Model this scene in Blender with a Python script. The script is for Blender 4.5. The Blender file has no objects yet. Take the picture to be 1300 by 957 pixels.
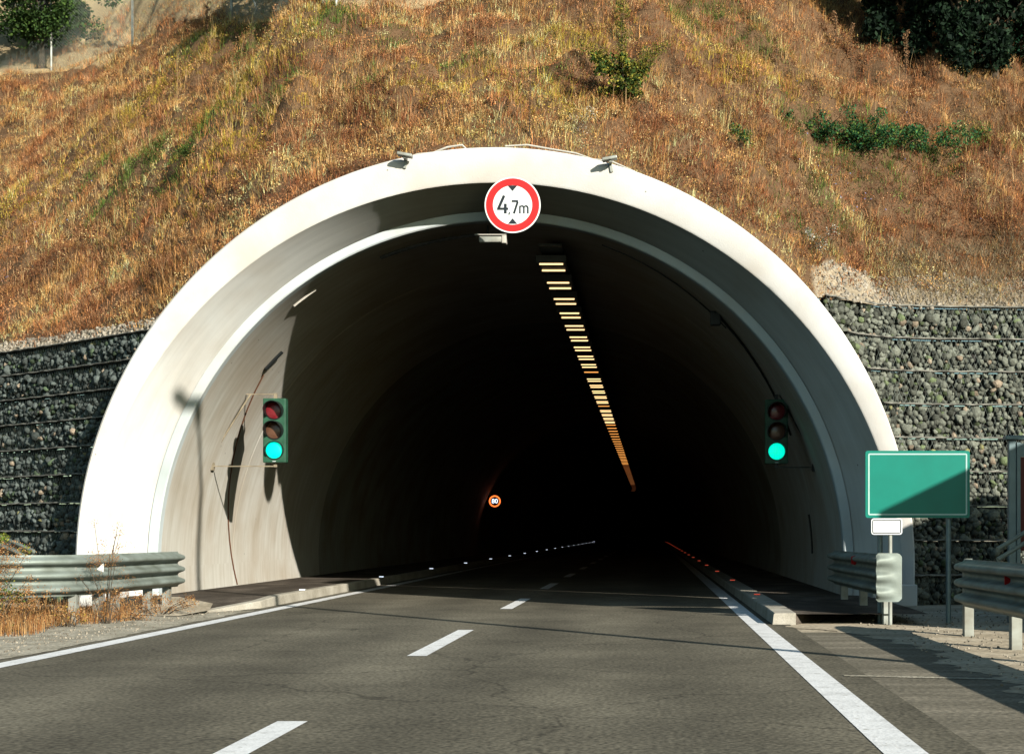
import bpy, bmesh, math, random
import numpy as np
from mathutils import Vector, Matrix
random.seed(7); rng = np.random.default_rng(11)
scn = bpy.context.scene; C = scn.collection
R = math.radians
CH = 1.19                      # camera height
TX = -2.5                      # tunnel axis
PY = 25.3                      # portal plane

# ------------------------------------------------------------------ helpers
class MB:
    def __init__(s): s.v = []; s.f = []
    def add(s, vs, fs):
        o = len(s.v); s.v += [tuple(v) for v in vs]; s.f += [tuple(i+o for i in f) for f in fs]; return s
    def box(s, x0, x1, y0, y1, z0, z1, M=None, bev=0.0):
        b = bev
        if b <= 0:
            vs = [(x, y, z) for z in (z0, z1) for y in (y0, y1) for x in (x0, x1)]
            fs = [(0,2,3,1),(4,5,7,6),(0,1,5,4),(2,6,7,3),(0,4,6,2),(1,3,7,5)]
        else:
            bm = bmesh.new(); bmesh.ops.create_cube(bm, size=1)
            for v in bm.verts:
                v.co.x = (x0+x1)/2+v.co.x*(x1-x0); v.co.y = (y0+y1)/2+v.co.y*(y1-y0); v.co.z = (z0+z1)/2+v.co.z*(z1-z0)
            bmesh.ops.bevel(bm, geom=bm.edges[:], offset=b, segments=2, affect='EDGES', profile=.5)
            bm.verts.index_update()
            vs = [v.co.copy() for v in bm.verts]; fs = [[v.index for v in f.verts] for f in bm.faces]; bm.free()
        if M is not None: vs = [M @ Vector(v) for v in vs]
        return s.add(vs, fs)
    def tube(s, pts, r, n=8, r1=None, cap=True):
        pts = [Vector(p) for p in pts]; m = len(pts); rr = [r + ((r1 if r1 is not None else r)-r)*i/max(1, m-1) for i in range(m)]
        vs = []; up = Vector((0,0,1)); prev = None
        for i, p in enumerate(pts):
            t = (pts[min(i+1, m-1)]-pts[max(i-1, 0)]).normalized()
            if prev is None: a = t.cross(up if abs(t.z) < .95 else Vector((1,0,0))).normalized()
            else: a = (prev - t*prev.dot(t)).normalized()
            prev = a; b = t.cross(a)
            for k in range(n):
                q = 2*math.pi*k/n; vs.append(p + (a*math.cos(q)+b*math.sin(q))*rr[i])
        fs = [(i*n+k, i*n+(k+1) % n, (i+1)*n+(k+1) % n, (i+1)*n+k) for i in range(m-1) for k in range(n)]
        if cap: fs += [tuple(reversed(range(n))), tuple((m-1)*n+k for k in range(n))]
        return s.add(vs, fs)
    def prism(s, poly, d0, d1, axis='Y'):
        n = len(poly)
        def P(u, w, d): return {'Y': (u, d, w), 'X': (d, u, w), 'Z': (u, w, d)}[axis]
        vs = [P(u, w, d0) for u, w in poly]+[P(u, w, d1) for u, w in poly]
        fs = [tuple(range(n)), tuple(reversed(range(n, 2*n)))]+[(i, i+n, (i+1) % n+n, (i+1) % n) for i in range(n)]
        return s.add(vs, fs)
    def loft(s, rings, closed=False, caps=False):
        n = len(rings[0]); vs = [p for r in rings for p in r]; m = len(rings)
        fs = [(i*n+k, i*n+(k+1) % n, (i+1)*n+(k+1) % n, (i+1)*n+k) for i in range(m-1) for k in range(n if closed else n-1)]
        if caps: fs += [tuple(reversed(range(n))), tuple((m-1)*n+k for k in range(n))]
        return s.add(vs, fs)
    def build(s, name, mat, parent=None, smooth=False, flip=True, loc=None):
        me = bpy.data.meshes.new(name)
        vs = s.v if loc is None else [(v[0]-loc[0], v[1]-loc[1], v[2]-loc[2]) for v in s.v]
        me.from_pydata(vs, [], s.f)
        if flip:
            bm = bmesh.new(); bm.from_mesh(me); bmesh.ops.recalc_face_normals(bm, faces=bm.faces[:]); bm.to_mesh(me); bm.free()
        me.materials.append(mat)
        if smooth:
            me.polygons.foreach_set('use_smooth', [True]*len(me.polygons))
            try: me.set_sharp_from_angle(angle=R(40))
            except Exception: pass
        me.update()
        return link(name, me, parent, loc)
def link(name, me, parent=None, loc=None):
    o = bpy.data.objects.new(name, me); C.objects.link(o)
    if loc is not None: o.location = loc
    if parent is not None: o.parent = parent
    return o
def tag(o, label=None, cat=None, group=None, kind=None):
    for k, v in (('label', label), ('category', cat), ('group', group), ('kind', kind)):
        if v: o[k] = v
    return o
def thing(name, label, cat, loc=(0,0,0), group=None):
    o = bpy.data.objects.new(name, None); C.objects.link(o); o.location = loc; o.empty_display_size = .2
    return tag(o, label, cat, group)
def copy_tree(o, parent=None):
    c = o.copy(); C.objects.link(c)
    if parent is not None: c.parent = parent
    for ch in list(o.children): copy_tree(ch, c)
    return c

def cloud(name, bv, bf, pos, mats, cols, mat, parent=None, smooth=False):
    """many small pieces as one mesh; bv (k,3), bf (m,q), pos (N,3), mats (N,3,3), cols (N,3)"""
    bv = np.asarray(bv, float); bf = np.asarray(bf, int); N = len(pos); k = len(bv); m, q = bf.shape
    V = (np.einsum('nij,kj->nki', mats, bv) + pos[:, None, :]).reshape(-1, 3)
    F = (bf[None] + (np.arange(N)*k)[:, None, None]).reshape(-1)
    me = bpy.data.meshes.new(name); me.vertices.add(len(V)); me.vertices.foreach_set('co', V.astype(np.float32).ravel())
    nf = N*m; me.loops.add(nf*q); me.loops.foreach_set('vertex_index', F.astype(np.int32))
    me.polygons.add(nf); me.polygons.foreach_set('loop_start', (np.arange(nf)*q).astype(np.int32))
    me.update(calc_edges=True)
    ca = me.color_attributes.new('Col', 'FLOAT_COLOR', 'POINT')
    cc = np.ones((N*k, 4), np.float32); cc[:, :3] = np.repeat(cols, k, axis=0); ca.data.foreach_set('color', cc.ravel())
    if smooth: me.polygons.foreach_set('use_smooth', np.ones(nf, bool))
    me.materials.append(mat); me.update()
    return link(name, me, parent)
def rotz(a):
    c, s_ = np.cos(a), np.sin(a); z = np.zeros_like(a); o = np.ones_like(a)
    return np.stack([np.stack([c, -s_, z], -1), np.stack([s_, c, z], -1), np.stack([z, z, o], -1)], -2)
def randrot(n):
    q = rng.normal(size=(n, 4)); q /= np.linalg.norm(q, axis=1)[:, None]; w, x, y, z = q.T
    return np.stack([np.stack([1-2*(y*y+z*z), 2*(x*y-z*w), 2*(x*z+y*w)], -1), np.stack([2*(x*y+z*w), 1-2*(x*x+z*z), 2*(y*z-x*w)], -1),
                     np.stack([2*(x*z-y*w), 2*(y*z+x*w), 1-2*(x*x+y*y)], -1)], -2)
def vnoise(x, y, seed=0):
    x = np.asarray(x, float); y = np.asarray(y, float); xi = np.floor(x); yi = np.floor(y); fx = x-xi; fy = y-yi
    fx = fx*fx*(3-2*fx); fy = fy*fy*(3-2*fy)
    def h(a, b):
        v = np.sin(a*127.1+b*311.7+seed*74.7)*43758.5453; return v-np.floor(v)
    return (h(xi, yi)*(1-fx)+h(xi+1, yi)*fx)*(1-fy)+(h(xi, yi+1)*(1-fx)+h(xi+1, yi+1)*fx)*fy
def fbm(x, y, seed=0, o=3):
    s_ = 0; a = .5; t = 0
    for i in range(o): s_ = s_+a*vnoise(x*2**i, y*2**i, seed+i*13); t += a; a *= .5
    return s_/t

# ------------------------------------------------------------------ materials
def newmat(name):
    m = bpy.data.materials.new(name); m.use_nodes = True; nt = m.node_tree; b = nt.nodes['Principled BSDF']; return m, nt, b
def simple(name, col, rough=.6, metal=0.0, var=.12, scale=6.0, bump=0.0, emis=None, es=0.0, dirt=None, spec=.3):
    m, nt, b = newmat(name); N = nt.nodes; L = nt.links
    b.inputs['Roughness'].default_value = rough; b.inputs['Metallic'].default_value = metal
    b.inputs['Specular IOR Level'].default_value = spec
    tc = N.new('ShaderNodeTexCoord'); n = N.new('ShaderNodeTexNoise'); n.inputs['Scale'].default_value = scale; n.inputs['Detail'].default_value = 6
    L.new(tc.outputs['Object'], n.inputs['Vector'])
    cr = N.new('ShaderNodeValToRGB'); cr.color_ramp.elements[0].position = .3; cr.color_ramp.elements[1].position = .7
    d = dirt if dirt else tuple(c*(1-var*1.6) for c in col)
    cr.color_ramp.elements[0].color = (*d, 1); cr.color_ramp.elements[1].color = (*[min(1, c*(1+var*.4)) for c in col], 1)
    L.new(n.outputs['Fac'], cr.inputs['Fac']); L.new(cr.outputs['Color'], b.inputs['Base Color'])
    if bump > 0:
        bp = N.new('ShaderNodeBump'); bp.inputs['Strength'].default_value = bump; bp.inputs['Distance'].default_value = .02
        n2 = N.new('ShaderNodeTexNoise'); n2.inputs['Scale'].default_value = scale*6; n2.inputs['Detail'].default_value = 5
        L.new(tc.outputs['Object'], n2.inputs['Vector']); L.new(n2.outputs['Fac'], bp.inputs['Height']); L.new(bp.outputs['Normal'], b.inputs['Normal'])
    if emis: b.inputs['Emission Color'].default_value = (*emis, 1); b.inputs['Emission Strength'].default_value = es
    return m
def vcol(name, rough=.85, transl=0.0, bump=0.0):
    m, nt, b = newmat(name); N = nt.nodes; L = nt.links
    a = N.new('ShaderNodeAttribute'); a.attribute_name = 'Col'; b.inputs['Roughness'].default_value = rough; b.inputs['Specular IOR Level'].default_value = .15
    src = a.outputs['Color']
    if bump > 0:
        tc = N.new('ShaderNodeTexCoord'); n = N.new('ShaderNodeTexNoise'); n.inputs['Scale'].default_value = 22; n.inputs['Detail'].default_value = 6
        L.new(tc.outputs['Object'], n.inputs['Vector']); mx = N.new('ShaderNodeMixRGB'); mx.blend_type = 'MULTIPLY'; mx.inputs['Fac'].default_value = .7
        cr = N.new('ShaderNodeValToRGB'); cr.color_ramp.elements[0].position = .3; cr.color_ramp.elements[0].color = (.45,.42,.4,1); cr.color_ramp.elements[1].position = .65
        L.new(n.outputs['Fac'], cr.inputs['Fac']); L.new(src, mx.inputs['Color1']); L.new(cr.outputs['Color'], mx.inputs['Color2']); src = mx.outputs['Color']
        bp = N.new('ShaderNodeBump'); bp.inputs['Strength'].default_value = bump; bp.inputs['Distance'].default_value = .03
        L.new(n.outputs['Fac'], bp.inputs['Height']); L.new(bp.outputs['Normal'], b.inputs['Normal'])
    L.new(src, b.inputs['Base Color'])
    if transl > 0:
        t = N.new('ShaderNodeBsdfTranslucent'); L.new(src, t.inputs['Color']); mx = N.new('ShaderNodeMixShader'); mx.inputs['Fac'].default_value = transl
        L.new(b.outputs['BSDF'], mx.inputs[1]); L.new(t.outputs['BSDF'], mx.inputs[2]); L.new(mx.outputs['Shader'], N['Material Output'].inputs['Surface'])
    return m
def concrete(name, c1, c2, streak, rust=0.0, along='Y'):
    """cast concrete; streaks run round the arch: noise stretched in the (Y, angle) frame"""
    m, nt, b = newmat(name); N = nt.nodes; L = nt.links; b.inputs['Roughness'].default_value = .8; b.inputs['Specular IOR Level'].default_value = .25
    tc = N.new('ShaderNodeTexCoord'); sp = N.new('ShaderNodeSeparateXYZ'); L.new(tc.outputs['Object'], sp.inputs[0])
    mx = N.new('ShaderNodeMath'); mx.operation = 'SUBTRACT'; mx.inputs[1].default_value = TX; L.new(sp.outputs['X'], mx.inputs[0])
    at = N.new('ShaderNodeMath'); at.operation = 'ARCTAN2'; mz = N.new('ShaderNodeMath'); mz.operation = 'SUBTRACT'; mz.inputs[1].default_value = .6
    L.new(sp.outputs['Z'], mz.inputs[0]); L.new(mz.outputs[0], at.inputs[0]); L.new(mx.outputs[0], at.inputs[1])
    cb = N.new('ShaderNodeCombineXYZ'); L.new(sp.outputs['Y'], cb.inputs['X']); L.new(at.outputs[0], cb.inputs['Y'])
    vm = N.new('ShaderNodeVectorMath'); vm.operation = 'MULTIPLY'; vm.inputs[1].default_value = (3.5, 1.6, 1); L.new(cb.outputs[0], vm.inputs[0])
    n1 = N.new('ShaderNodeTexNoise'); n1.inputs['Scale'].default_value = 1.6; n1.inputs['Detail'].default_value = 7; n1.inputs['Roughness'].default_value = .65
    L.new(vm.outputs[0], n1.inputs['Vector'])
    n2 = N.new('ShaderNodeTexNoise'); n2.inputs['Scale'].default_value = .9; n2.inputs['Detail'].default_value = 8; L.new(tc.outputs['Object'], n2.inputs['Vector'])
    n3 = N.new('ShaderNodeTexNoise'); n3.inputs['Scale'].default_value = 55; n3.inputs['Detail'].default_value = 4; L.new(tc.outputs['Object'], n3.inputs['Vector'])
    cr = N.new('ShaderNodeValToRGB'); cr.color_ramp.elements[0].position = .32; cr.color_ramp.elements[1].position = .62
    cr.color_ramp.elements[0].color = (*c2, 1); cr.color_ramp.elements[1].color = (*c1, 1); L.new(n1.outputs['Fac'], cr.inputs['Fac'])
    cr2 = N.new('ShaderNodeValToRGB'); cr2.color_ramp.elements[0].position = .35; cr2.color_ramp.elements[1].position = .6
    cr2.color_ramp.elements[0].color = (*[1-streak*(.7+.3*i) for i in range(3)], 1); cr2.color_ramp.elements[1].color = (1,1,1,1); L.new(n2.outputs['Fac'], cr2.inputs['Fac'])
    mul = N.new('ShaderNodeMixRGB'); mul.blend_type = 'MULTIPLY'; mul.inputs['Fac'].default_value = 1; L.new(cr.outputs['Color'], mul.inputs['Color1']); L.new(cr2.outputs['Color'], mul.inputs['Color2'])
    # small dark blowholes and scuffs
    vo = N.new('ShaderNodeTexVoronoi'); vo.inputs['Scale'].default_value = 2.3; L.new(tc.outputs['Object'], vo.inputs['Vector'])
    lt = N.new('ShaderNodeMath'); lt.operation = 'GREATER_THAN'; lt.inputs[1].default_value = .035; L.new(vo.outputs['Distance'], lt.inputs[0])
    mm = N.new('ShaderNodeMath'); mm.operation = 'MAXIMUM'; mm.inputs[1].default_value = .35; L.new(lt.outputs[0], mm.inputs[0])
    m2 = N.new('ShaderNodeMixRGB'); m2.blend_type = 'MULTIPLY'; m2.inputs['Fac'].default_value = 1; L.new(mul.outputs['Color'], m2.inputs['Color1']); L.new(mm.outputs[0], m2.inputs['Color2'])
    L.new(m2.outputs['Color'], b.inputs['Base Color'])
    ad = N.new('ShaderNodeMath'); ad.operation = 'ADD'; L.new(n3.outputs['Fac'], ad.inputs[0]); L.new(n1.outputs['Fac'], ad.inputs[1])
    bp = N.new('ShaderNodeBump'); bp.inputs['Strength'].default_value = .25; bp.inputs['Distance'].default_value = .01; L.new(ad.outputs[0], bp.inputs['Height']); L.new(bp.outputs['Normal'], b.inputs['Normal'])
    return m
def groundmat(name, ca, cb_, cc, s1, s2, streakv=(1,1,1), bump=.5, speck=.5):
    m, nt, b = newmat(name); N = nt.nodes; L = nt.links; b.inputs['Roughness'].default_value = .9; b.inputs['Specular IOR Level'].default_value = .2
    tc = N.new('ShaderNodeTexCoord'); mp = N.new('ShaderNodeMapping'); mp.inputs['Scale'].default_value = streakv; L.new(tc.outputs['Object'], mp.inputs['Vector'])
    n1 = N.new('ShaderNodeTexNoise'); n1.inputs['Scale'].default_value = s1; n1.inputs['Detail'].default_value = 7; n1.inputs['Roughness'].default_value = .62; L.new(mp.outputs[0], n1.inputs['Vector'])
    n2 = N.new('ShaderNodeTexNoise'); n2.inputs['Scale'].default_value = s2; n2.inputs['Detail'].default_value = 3; L.new(tc.outputs['Object'], n2.inputs['Vector'])
    vo = N.new('ShaderNodeTexVoronoi'); vo.inputs['Scale'].default_value = s2*.7; L.new(tc.outputs['Object'], vo.inputs['Vector'])
    cr = N.new('ShaderNodeValToRGB'); e = cr.color_ramp.elements; e[0].position = .33; e[0].color = (*ca, 1); e[1].position = .68; e[1].color = (*cc, 1)
    x = e.new(.5); x.color = (*cb_, 1); L.new(n1.outputs['Fac'], cr.inputs['Fac'])
    cr2 = N.new('ShaderNodeValToRGB'); e = cr2.color_ramp.elements; e[0].position = .3; e[0].color = (1-speck,)*3+(1,); e[1].position = .7; e[1].color = (1+speck*.6,)*3+(1,)
    L.new(n2.outputs['Fac'], cr2.inputs['Fac'])
    mx = N.new('ShaderNodeMixRGB'); mx.blend_type = 'MULTIPLY'; mx.inputs['Fac'].default_value = 1; L.new(cr.outputs['Color'], mx.inputs['Color1']); L.new(cr2.outputs['Color'], mx.inputs['Color2'])
    L.new(mx.outputs['Color'], b.inputs['Base Color'])
    bp = N.new('ShaderNodeBump'); bp.inputs['Strength'].default_value = bump; bp.inputs['Distance'].default_value = .01
    ad = N.new('ShaderNodeMath'); ad.operation = 'ADD'; L.new(n2.outputs['Fac'], ad.inputs[0]); L.new(vo.outputs['Distance'], ad.inputs[1])
    L.new(ad.outputs[0], bp.inputs['Height']); L.new(bp.outputs['Normal'], b.inputs['Normal'])
    return m
M = {}
M['ring'] = concrete('white_painted_concrete', (.68,.67,.635), (.60,.59,.55), .18)
M['soffit'] = concrete('pale_concrete', (.70,.70,.66), (.60,.60,.56), .14)
M['rim'] = concrete('sky_tinted_rim_concrete', (.56,.61,.61), (.45,.52,.53), .16)  # blue of the reflected sky mixed into the rim colour
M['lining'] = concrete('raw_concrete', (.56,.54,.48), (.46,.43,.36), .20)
M['deep'] = concrete('shade_toned_concrete', (.36,.35,.30), (.27,.26,.22), .3)  # interior shade put into the colour beyond the entrance block
M['asphalt'] = groundmat('worn_asphalt', (.125,.112,.080), (.160,.143,.103), (.195,.176,.128), .5, 30, (1.0,.35,1), .35, .6)
M['shoulder'] = groundmat('dusty_shoulder_asphalt', (.145,.128,.092), (.18,.16,.118), (.29,.255,.19), .8, 26, (.45,2.4,1), .4, .45)
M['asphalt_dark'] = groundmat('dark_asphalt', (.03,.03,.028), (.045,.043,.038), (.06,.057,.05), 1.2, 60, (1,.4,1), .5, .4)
M['dirt'] = groundmat('dusty_ground', (.36,.30,.21), (.50,.42,.30), (.64,.56,.42), .9, 16, (.6,1.5,1), .6, .35)
M['gravel'] = groundmat('gravel_verge', (.30,.27,.20), (.42,.38,.29), (.56,.51,.40), 2.2, 30, (1,1,1), .9, .5)
M['walk'] = groundmat('stained_walkway', (.045,.035,.025), (.075,.06,.045), (.17,.14,.11), 1.4, 40, (1,.5,1), .5, .4)
M['lid'] = simple('dusty_lid', (.27,.26,.22), .9, 0, .5, 7, .3)
M['kerb'] = groundmat('kerb_concrete', (.30,.27,.21), (.42,.385,.31), (.50,.465,.385), 1.5, 40, (1,1,1), .3, .15)
M['paint'] = groundmat('road_paint', (.62,.62,.60), (.78,.78,.76), (.84,.84,.82), 3.5, 50, (1,1,1), .2, .14)
M['steel'] = simple('galvanised_steel', (.25,.29,.26), .55, .2, .25, 3, .1, dirt=(.15,.17,.14))
M['steel2'] = simple('pale_steel', (.36,.38,.34), .5, .25, .25, 5, dirt=(.22,.21,.17))
M['darksteel'] = simple('dark_metal', (.03,.035,.035), .5, .3)
M['black'] = simple('black_plastic', (.008,.010,.010), .45)
M['black_paint'] = simple('black_sign_paint', (.012,.02,.025), .5)
M['signal'] = simple('green_signal_housing', (.028,.10,.058), .5, 0, .25)
M['red'] = simple('red_sign_film', (.72,.02,.02), .4, 0, .08, 4)
M['white'] = simple('white_sign_film', (.78,.80,.78), .4, 0, .06, 5)
M['green'] = simple('green_sign_film', (.0,.20,.145), .4, 0, .08, 3)
M['border'] = simple('pale_green_border', (.42,.62,.56), .4, 0, .06, 5)
M['boardgrey'] = simple('grey_shadow_board', (.30,.31,.31), .5, .3)
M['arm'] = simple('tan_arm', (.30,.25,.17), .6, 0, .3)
M['cable'] = simple('white_cable', (.55,.52,.45), .6)
M['rust'] = simple('rusty_conduit', (.16,.07,.035), .8)
M['tealsteel'] = simple('blue_grey_steel', (.16,.22,.23), .45, .3)
M['redbrown'] = simple('red_brown_panel', (.13,.018,.012), .5)
M['g_on'] = simple('lit_green_lens', (.0,.4,.3), .3, emis=(.0,.88,.58), es=1.0)
M['r_off'] = simple('unlit_red_lens', (.20,.015,.022), .25, spec=.6)
M['y_off'] = simple('unlit_amber_lens', (.13,.06,.035), .25, spec=.6)
M['lamp'] = simple('lamp_glow', (.8,.6,.3), .4, emis=(1.0,.66,.30), es=1.4)
M['lamp2'] = simple('dim_lamp_glow', (.6,.4,.15), .4, emis=(1.0,.42,.10), es=.9)
M['lamp4'] = simple('remote_lamp_glow', (.2,.1,.05), .4, emis=(1.0,.28,.10), es=.04)
M['lamp3'] = simple('faint_lamp_glow', (.4,.2,.1), .4, emis=(1.0,.34,.10), es=.20)
M['led_o'] = simple('orange_led', (.5,.1,.02), .4, emis=(1.0,.16,.03), es=1.6)
M['glow_w'] = simple('white_led_and_reflector_glow', (.6,.6,.6), .4, emis=(.75,.85,1.0), es=1.2)  # lit sign digits, and the glow added to white kerb reflectors
M['glow_r'] = simple('red_stud_glow', (.5,.05,.03), .4, emis=(1.0,.12,.06), es=.3)  # glow added to the red kerb reflectors
M['refl_r'] = simple('red_reflector', (.55,.01,.01), .3)
M['bark'] = simple('bark', (.10,.075,.05), .9, 0, .4, 12, .6)
M['veg'] = vcol('foliage', .75, .30)
M['grass'] = vcol('dry_grass', .8, .30)
M['stone'] = vcol('gabion_stone', .85, 0, .8)
M['soil'] = vcol('hillside_soil', .95, 0, .9)
M['wall'] = simple('shadow_wall_concrete', (.35,.33,.3), .85, 0, .2, 2, .2)

def wear(m):
    nt = m.node_tree; N = nt.nodes; L = nt.links; b = N['Principled BSDF']; src = b.inputs['Base Color'].links[0].from_socket
    tc = N.new('ShaderNodeTexCoord'); sp = N.new('ShaderNodeSeparateXYZ'); L.new(tc.outputs['Object'], sp.inputs[0])
    nz = N.new('ShaderNodeTexNoise'); nz.inputs['Scale'].default_value = .25; nz.inputs['Detail'].default_value = 5; L.new(tc.outputs['Object'], nz.inputs['Vector'])
    a = N.new('ShaderNodeMath'); a.operation = 'MULTIPLY_ADD'; a.inputs[1].default_value = 2*math.pi/1.8; a.inputs[2].default_value = -.45*2*math.pi/1.8; L.new(sp.outputs['X'], a.inputs[0])
    a2 = N.new('ShaderNodeMath'); a2.operation = 'ADD'; L.new(a.outputs[0], a2.inputs[0]); L.new(nz.outputs['Fac'], a2.inputs[1])
    c = N.new('ShaderNodeMath'); c.operation = 'COSINE'; L.new(a2.outputs[0], c.inputs[0])
    mr = N.new('ShaderNodeMapRange'); mr.inputs['From Min'].default_value = -1; mr.inputs['From Max'].default_value = 1; mr.inputs['To Min'].default_value = 1.10; mr.inputs['To Max'].default_value = .80; L.new(c.outputs[0], mr.inputs['Value'])
    st = N.new('ShaderNodeMapRange'); st.inputs['From Min'].default_value = .35; st.inputs['From Max'].default_value = .62; st.inputs['To Min'].default_value = .72; st.inputs['To Max'].default_value = 1.08; 
    n4 = N.new('ShaderNodeTexNoise'); n4.inputs['Scale'].default_value = .6; n4.inputs['Detail'].default_value = 8; n4.inputs['Roughness'].default_value = .7; L.new(tc.outputs['Object'], n4.inputs['Vector']); L.new(n4.outputs['Fac'], st.inputs['Value'])
    vv = N.new('ShaderNodeTexVoronoi'); vv.feature = 'DISTANCE_TO_EDGE'; vv.inputs['Scale'].default_value = .28
    nn = N.new('ShaderNodeTexNoise'); nn.inputs['Scale'].default_value = 1.5; nn.inputs['Detail'].default_value = 6; L.new(tc.outputs['Object'], nn.inputs['Vector'])
    ad = N.new('ShaderNodeVectorMath'); ad.operation = 'MULTIPLY_ADD'; ad.inputs[1].default_value = (.9,.9,0); L.new(nn.outputs['Color'], ad.inputs[0]); L.new(tc.outputs['Object'], ad.inputs[2]); L.new(ad.outputs[0], vv.inputs['Vector'])
    ck = N.new('ShaderNodeMapRange'); ck.inputs['From Min'].default_value = .0; ck.inputs['From Max'].default_value = .006; ck.inputs['To Min'].default_value = .55; ck.inputs['To Max'].default_value = 1; L.new(vv.outputs['Distance'], ck.inputs['Value'])
    p1 = N.new('ShaderNodeMath'); p1.operation = 'MULTIPLY'; L.new(mr.outputs[0], p1.inputs[0]); L.new(st.outputs[0], p1.inputs[1])
    p2 = N.new('ShaderNodeMath'); p2.operation = 'MULTIPLY'; L.new(p1.outputs[0], p2.inputs[0]); L.new(ck.outputs[0], p2.inputs[1])
    mx = N.new('ShaderNodeMixRGB'); mx.blend_type = 'MULTIPLY'; mx.inputs['Fac'].default_value = 1; L.new(src, mx.inputs['Color1']); L.new(p2.outputs[0], mx.inputs['Color2']); L.new(mx.outputs['Color'], b.inputs['Base Color'])
wear(M['asphalt'])
def worn_paint(m):
    nt = m.node_tree; N = nt.nodes; L = nt.links; b = N['Principled BSDF']; src = b.inputs['Base Color'].links[0].from_socket
    tc = N.new('ShaderNodeTexCoord'); n4 = N.new('ShaderNodeTexNoise'); n4.inputs['Scale'].default_value = 9; n4.inputs['Detail'].default_value = 10; n4.inputs['Roughness'].default_value = .8; L.new(tc.outputs['Object'], n4.inputs['Vector'])
    st = N.new('ShaderNodeMapRange'); st.inputs['From Min'].default_value = .36; st.inputs['From Max'].default_value = .43; st.inputs['To Min'].default_value = 0; st.inputs['To Max'].default_value = 1; L.new(n4.outputs['Fac'], st.inputs['Value'])
    mx = N.new('ShaderNodeMixRGB'); L.new(st.outputs[0], mx.inputs['Fac']); mx.inputs['Color1'].default_value = (.30,.28,.23,1); L.new(src, mx.inputs['Color2']); L.new(mx.outputs['Color'], b.inputs['Base Color'])
worn_paint(M['paint'])
# lit lens: a grid of small bright diodes
def diodes(m, sc):
    nt = m.node_tree; N = nt.nodes; L = nt.links; b = N['Principled BSDF']; tc = N.new('ShaderNodeTexCoord'); v = N.new('ShaderNodeTexVoronoi'); v.inputs['Scale'].default_value = sc; v.inputs['Randomness'].default_value = .2
    L.new(tc.outputs['Object'], v.inputs['Vector']); mr = N.new('ShaderNodeMapRange'); mr.inputs['From Max'].default_value = .6; mr.inputs['To Min'].default_value = 1.25; mr.inputs['To Max'].default_value = .6; L.new(v.outputs['Distance'], mr.inputs['Value']); L.new(mr.outputs[0], b.inputs['Emission Strength'])
diodes(M['g_on'], 34)

# ------------------------------------------------------------------ curve of the tunnel
def cx(y): return 0.0 if y < 165 else -((y-165)**2)/1000.0
YS = [-12, 5, 15, 26.3, 40, 60, 80, 100]+[105+6*i for i in range(1, 50)]
def strip(x0, x1, z, ys, zb=None):
    b = MB(); b.loft([[(x0+cx(y), y, z), (x1+cx(y), y, z)] for y in ys]); return b

# ------------------------------------------------------------------ ground and road
g = MB(); n = 40
xs = np.linspace(-150, 150, n); ys_ = np.linspace(-120, 320, n)
g.add([(x, y, 0) for y in ys_ for x in xs], [(j*n+i, j*n+i+1, (j+1)*n+i+1, (j+1)*n+i) for j in range(n-1) for i in range(n-1)])
tag(g.build('ground', M['dirt']), kind='structure')
YR = [-30, -12, 0, 8, 16, 24, 40, 60, 80, 100]+[105+6*i for i in range(1, 50)]
tag(strip(-6.28, 1.80, .004, YR).build('road', M['asphalt']), kind='structure')
# gravel verge left of the line, with a ragged outer edge
vb = MB(); rings = []
for y in np.arange(-12, 24.2, .3):
    rings.append([(-7.9-.25*math.sin(y*1.9)-.15*math.sin(y*5.3), y, .002), (-6.2, y, .006), (-6.04-.03*math.sin(y*3.1)-.02*math.sin(y*9), y, .009)])
vb.loft(rings); tag(vb.build('gravel_verge', M['gravel']), kind='structure')
# faint dusty tracks across the right shoulder
def kerbline(name, x0, x1, ya, yb, label=None):
    ys = [y for y in YR if ya < y < yb]; ys = [ya]+ys+[yb]
    o = strip(x0, x1, .008, ys).build(name, M['paint']); tag(o, label, 'road marking' if label else None, kind='structure'); return o
kerbline('edge_line', -5.92, -5.70, -12, 380)
kerbline('edge_line', 1.25, 1.49, -12, 380)
# dashes
sh = MB(); sh.loft([[(1.80, y, .004), (3.0+.08*math.sin(y*1.3), y, .004)] for y in np.arange(-12, 18.9, .4)]); tag(sh.build('paved_shoulder', M['shoulder']), kind='structure')
dust = MB(); rings = []
for y in np.arange(-2, 20.2, .12): rings.append([(2.75+.10*math.sin(y*2.1)+.07*math.sin(y*7.3)+.05*math.sin(y*17)-1.1*max(0, (y-17.3)/2.9), y, .0075), (3.4, y, .0065)])
dust.loft(rings); tag(dust.build('dust_edge', M['dirt']), kind='structure')
dashes = [(15.15, 19.2), (24.5, 28.35)]+[(33.2+8.9*i, 36.9+8.9*i) for i in range(10)]+[(5.8, 9.9)]
for a, b in dashes:
    if a < 100: tag(strip(-2.345, -2.155, .008, [a, b]).build('lane_dash', M['paint']), kind='structure')
# faint old cross shoulder line
tag(MB().add([(1.6,13.0,.009),(5.2,12.1,.009),(5.2,12.22,.009),(1.6,13.12,.009)], [(0,1,2,3)]).build('faint_line', M['gravel']), kind='structure')

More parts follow.
